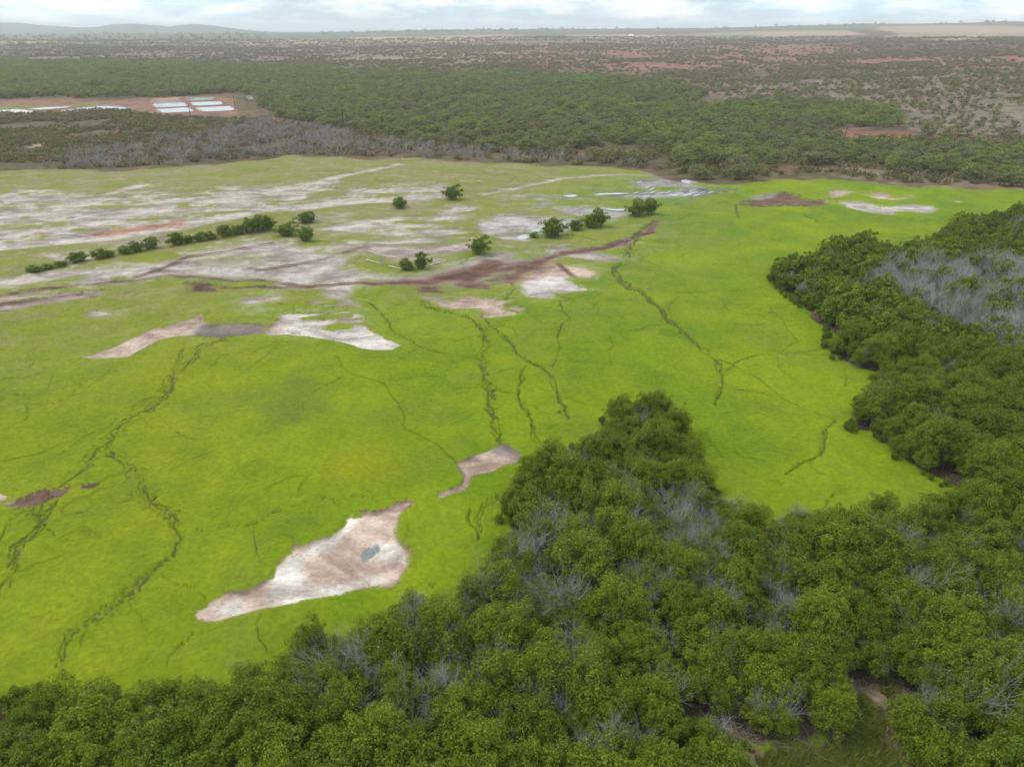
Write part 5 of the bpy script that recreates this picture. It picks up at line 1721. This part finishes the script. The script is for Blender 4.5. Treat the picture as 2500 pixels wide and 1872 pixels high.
# ------------------------------------------------------------------ utility poles
def pole(reg, base, top, label, lean=0.0):
    (px, py), = im(reg, [base])
    x, y = ground_at(px, py)
    dist = math.sqrt(x * x + y * y + CAM_H ** 2)
    h = (base[1] - top[1]) / reg[2] * dist / FPX * 1.02 + .6
    e = link('utility_pole', None, label=label, cat='pole')
    e.location = (x, y, gz(x, y) - .6)
    e.rotation_euler = (0, lean, rnd.uniform(-.3, .3))
    link('post', mesh_from('post', *tubes([((0, 0, 0), (0, 0, h * .5), .17, .15), ((0, 0, h * .5), (0, 0, h), .15, .12)], 8), [M_POLE]), e)
    arm = link('crossarm', mesh_from('crossarm', *tubes([((-1.1, 0, h - .6), (1.1, 0, h - .6), .07, .07)], 4), [M_POLE]), e)
    for q in (-.95, .95):
        link('insulator', mesh_from('insulator', *tubes([((q, 0, h - .55), (q, 0, h - .38), .05, .07), ((q, 0, h - .38), (q, 0, h - .25), .07, .03)], 6), [M_WHITE]), arm)


pole(PR, (1612, 250), (1605, 150), 'dark wooden utility pole in front of the settling ponds')
pole(PR, (1986, 160), (1984, 70), 'dark wooden utility pole at the right end of the settling ponds')
pole(T1, (1484, 545), (1484, 497), 'dark utility pole in the wood right of the settling ponds')
pole(T2, (775, 598), (785, 537), 'dark utility pole in the wood above the wet furrows', .06)
pole(T2, (1426, 625), (1440, 565), 'leaning utility pole beside the red dirt clearing on the right', .12)
pole(T2, (80, 640), (84, 590), 'short utility pole at the edge of the grey dead trees')


# ------------------------------------------------------------------ hoop house and sheets
x, y = gp(PR, [(2110, 82)])[0]
e = link('hoop_house', None, label='white arched hoop house half hidden by a tree at the ponds', cat='hoop house')
e.location = (x, y, gz(x, y))
e.rotation_euler = (0, 0, .5)
Wd, Ln, Ht, n = 2.0, 5.5, 2.1, 12
V, F = [], []
for j in range(7):
    for k_ in range(n + 1):
        t = math.pi * k_ / n
        bulge = 1 + .02 * math.cos(j * 2.1)
        V.append((-Wd * math.cos(t) * bulge, -Ln / 2 + Ln * j / 6, Ht * math.sin(t) ** .8 * bulge))
for j in range(6):
    for k_ in range(n):
        q = j * (n + 1) + k_
        F.append((q, q + 1, q + n + 2, q + n + 1))
link('cover', mesh_from('cover', V, F, [M_WHITE], smooth=True), e)
for yy in (-Ln / 2 - .02, Ln / 2 + .02):
    pts = [(-Wd * .98 * math.cos(math.pi * k_ / n), yy, Ht * .98 * math.sin(math.pi * k_ / n) ** .8) for k_ in range(n + 1)]
    me = bpy.data.meshes.new('end_wall')
    me.from_pydata(pts, [], [list(range(n + 1))])
    me.materials.append(M_WHITE)
    link('end_wall', me, e)
for j in range(7):
    yy = -Ln / 2 + Ln * j / 6
    link('hoop', mesh_from('hoop', *tubes([((-Wd * 1.012 * math.cos(math.pi * k_ / n), yy, Ht * 1.012 * math.sin(math.pi * k_ / n) ** .8),
                                            (-Wd * 1.012 * math.cos(math.pi * (k_ + 1) / n), yy, Ht * 1.012 * math.sin(math.pi * (k_ + 1) / n) ** .8), .05, .05) for k_ in range(n)], 4), [M_LOG]), e)


def tarp(reg, pt, w, h, label):
    x, y = gp(reg, [pt])[0]
    V, F = [], []
    g = 7
    for a in range(g):
        for b in range(g):
            u, v = a / (g - 1) * 2 - 1, b / (g - 1) * 2 - 1
            V.append((u * w / 2 * (1 + rnd.uniform(-.1, .1)), v * w / 3 * (1 + rnd.uniform(-.1, .1)), max(0, 1 - u * u) * max(0, 1 - v * v) * h * rnd.uniform(.7, 1.15)))
    for a in range(g - 1):
        for b in range(g - 1):
            F.append((a * g + b, (a + 1) * g + b, (a + 1) * g + b + 1, a * g + b + 1))
    o = link('tarpaulin', mesh_from('tarpaulin', V, F, [M_WHITE]), label=label, cat='tarpaulin')
    o.location = (x, y, gz(x, y) + .05)


tarp(PR, (1612, 275), 2.6, 1.4, 'small white tarpaulin heap before the settling ponds')
tarp(VR, (655, 386), 3.6, 2.6, 'small white tarpaulin heap among the kiawe trees')
tarp(T2, (515, 155), 22.0, 6.0, 'tiny white sheeted roof on the far tan fields')

# ------------------------------------------------------------------ the outermost of each group are told apart by their place in it
bpy.context.view_layer.update()
groups = {}
for o in COL.objects:
    if o.parent is None and 'group' in o:
        groups.setdefault((o['group'], o['label']), []).append(o)
for (g, lab), obs in groups.items():
    if len(obs) < 3:
        for o, w_ in zip(sorted(obs, key=lambda q: to_px(*q.location)[0]), ('left hand ', 'right hand ')):
            if len(obs) == 2:
                o['label'] = w_ + lab
        continue
    pos = {o: to_px(o.location.x, o.location.y, o.location.z + 2) for o in obs}
    done = set()
    for word, key in (('leftmost ', lambda q: pos[q][0]), ('rightmost ', lambda q: -pos[q][0]), ('nearest ', lambda q: -pos[q][1]), ('farthest ', lambda q: pos[q][1])):
        cand_ = [q for q in obs if q not in done]
        if len(cand_) > 1 or word != 'farthest ':
            if cand_:
                o = min(cand_, key=key)
                o['label'] = word + lab
                done.add(o)

# ------------------------------------------------------------------ haze: the air over the land and the sea
hz = 27000.0
V = [(a * hz, b * hz, c_) for c_ in (-12.0, 110.0) for b in (-1, 1) for a in (-1, 1)]
F = [(0, 2, 3, 1), (4, 5, 7, 6), (0, 1, 5, 4), (2, 6, 7, 3), (0, 4, 6, 2), (1, 3, 7, 5)]
M_HAZE = bpy.data.materials.new('haze_air')
M_HAZE.use_nodes = True
nt = M_HAZE.node_tree
nt.nodes.clear()
pvn = node(nt, 'ShaderNodeVolumePrincipled', {'Color': (0.97, 0.985, 1.0, 1.0), 'Density': 0.00015, 'Anisotropy': 0.2})
om = nt.nodes.new('ShaderNodeOutputMaterial')
nt.links.new(pvn.outputs[0], om.inputs['Volume'])
link('haze', mesh_from('haze', V, F, [M_HAZE]), kind='stuff', label='pale haze thickening over the distant plain')
print('kiawe', len(allx), 'dead', len(dx_), 'scrub', len(sx))
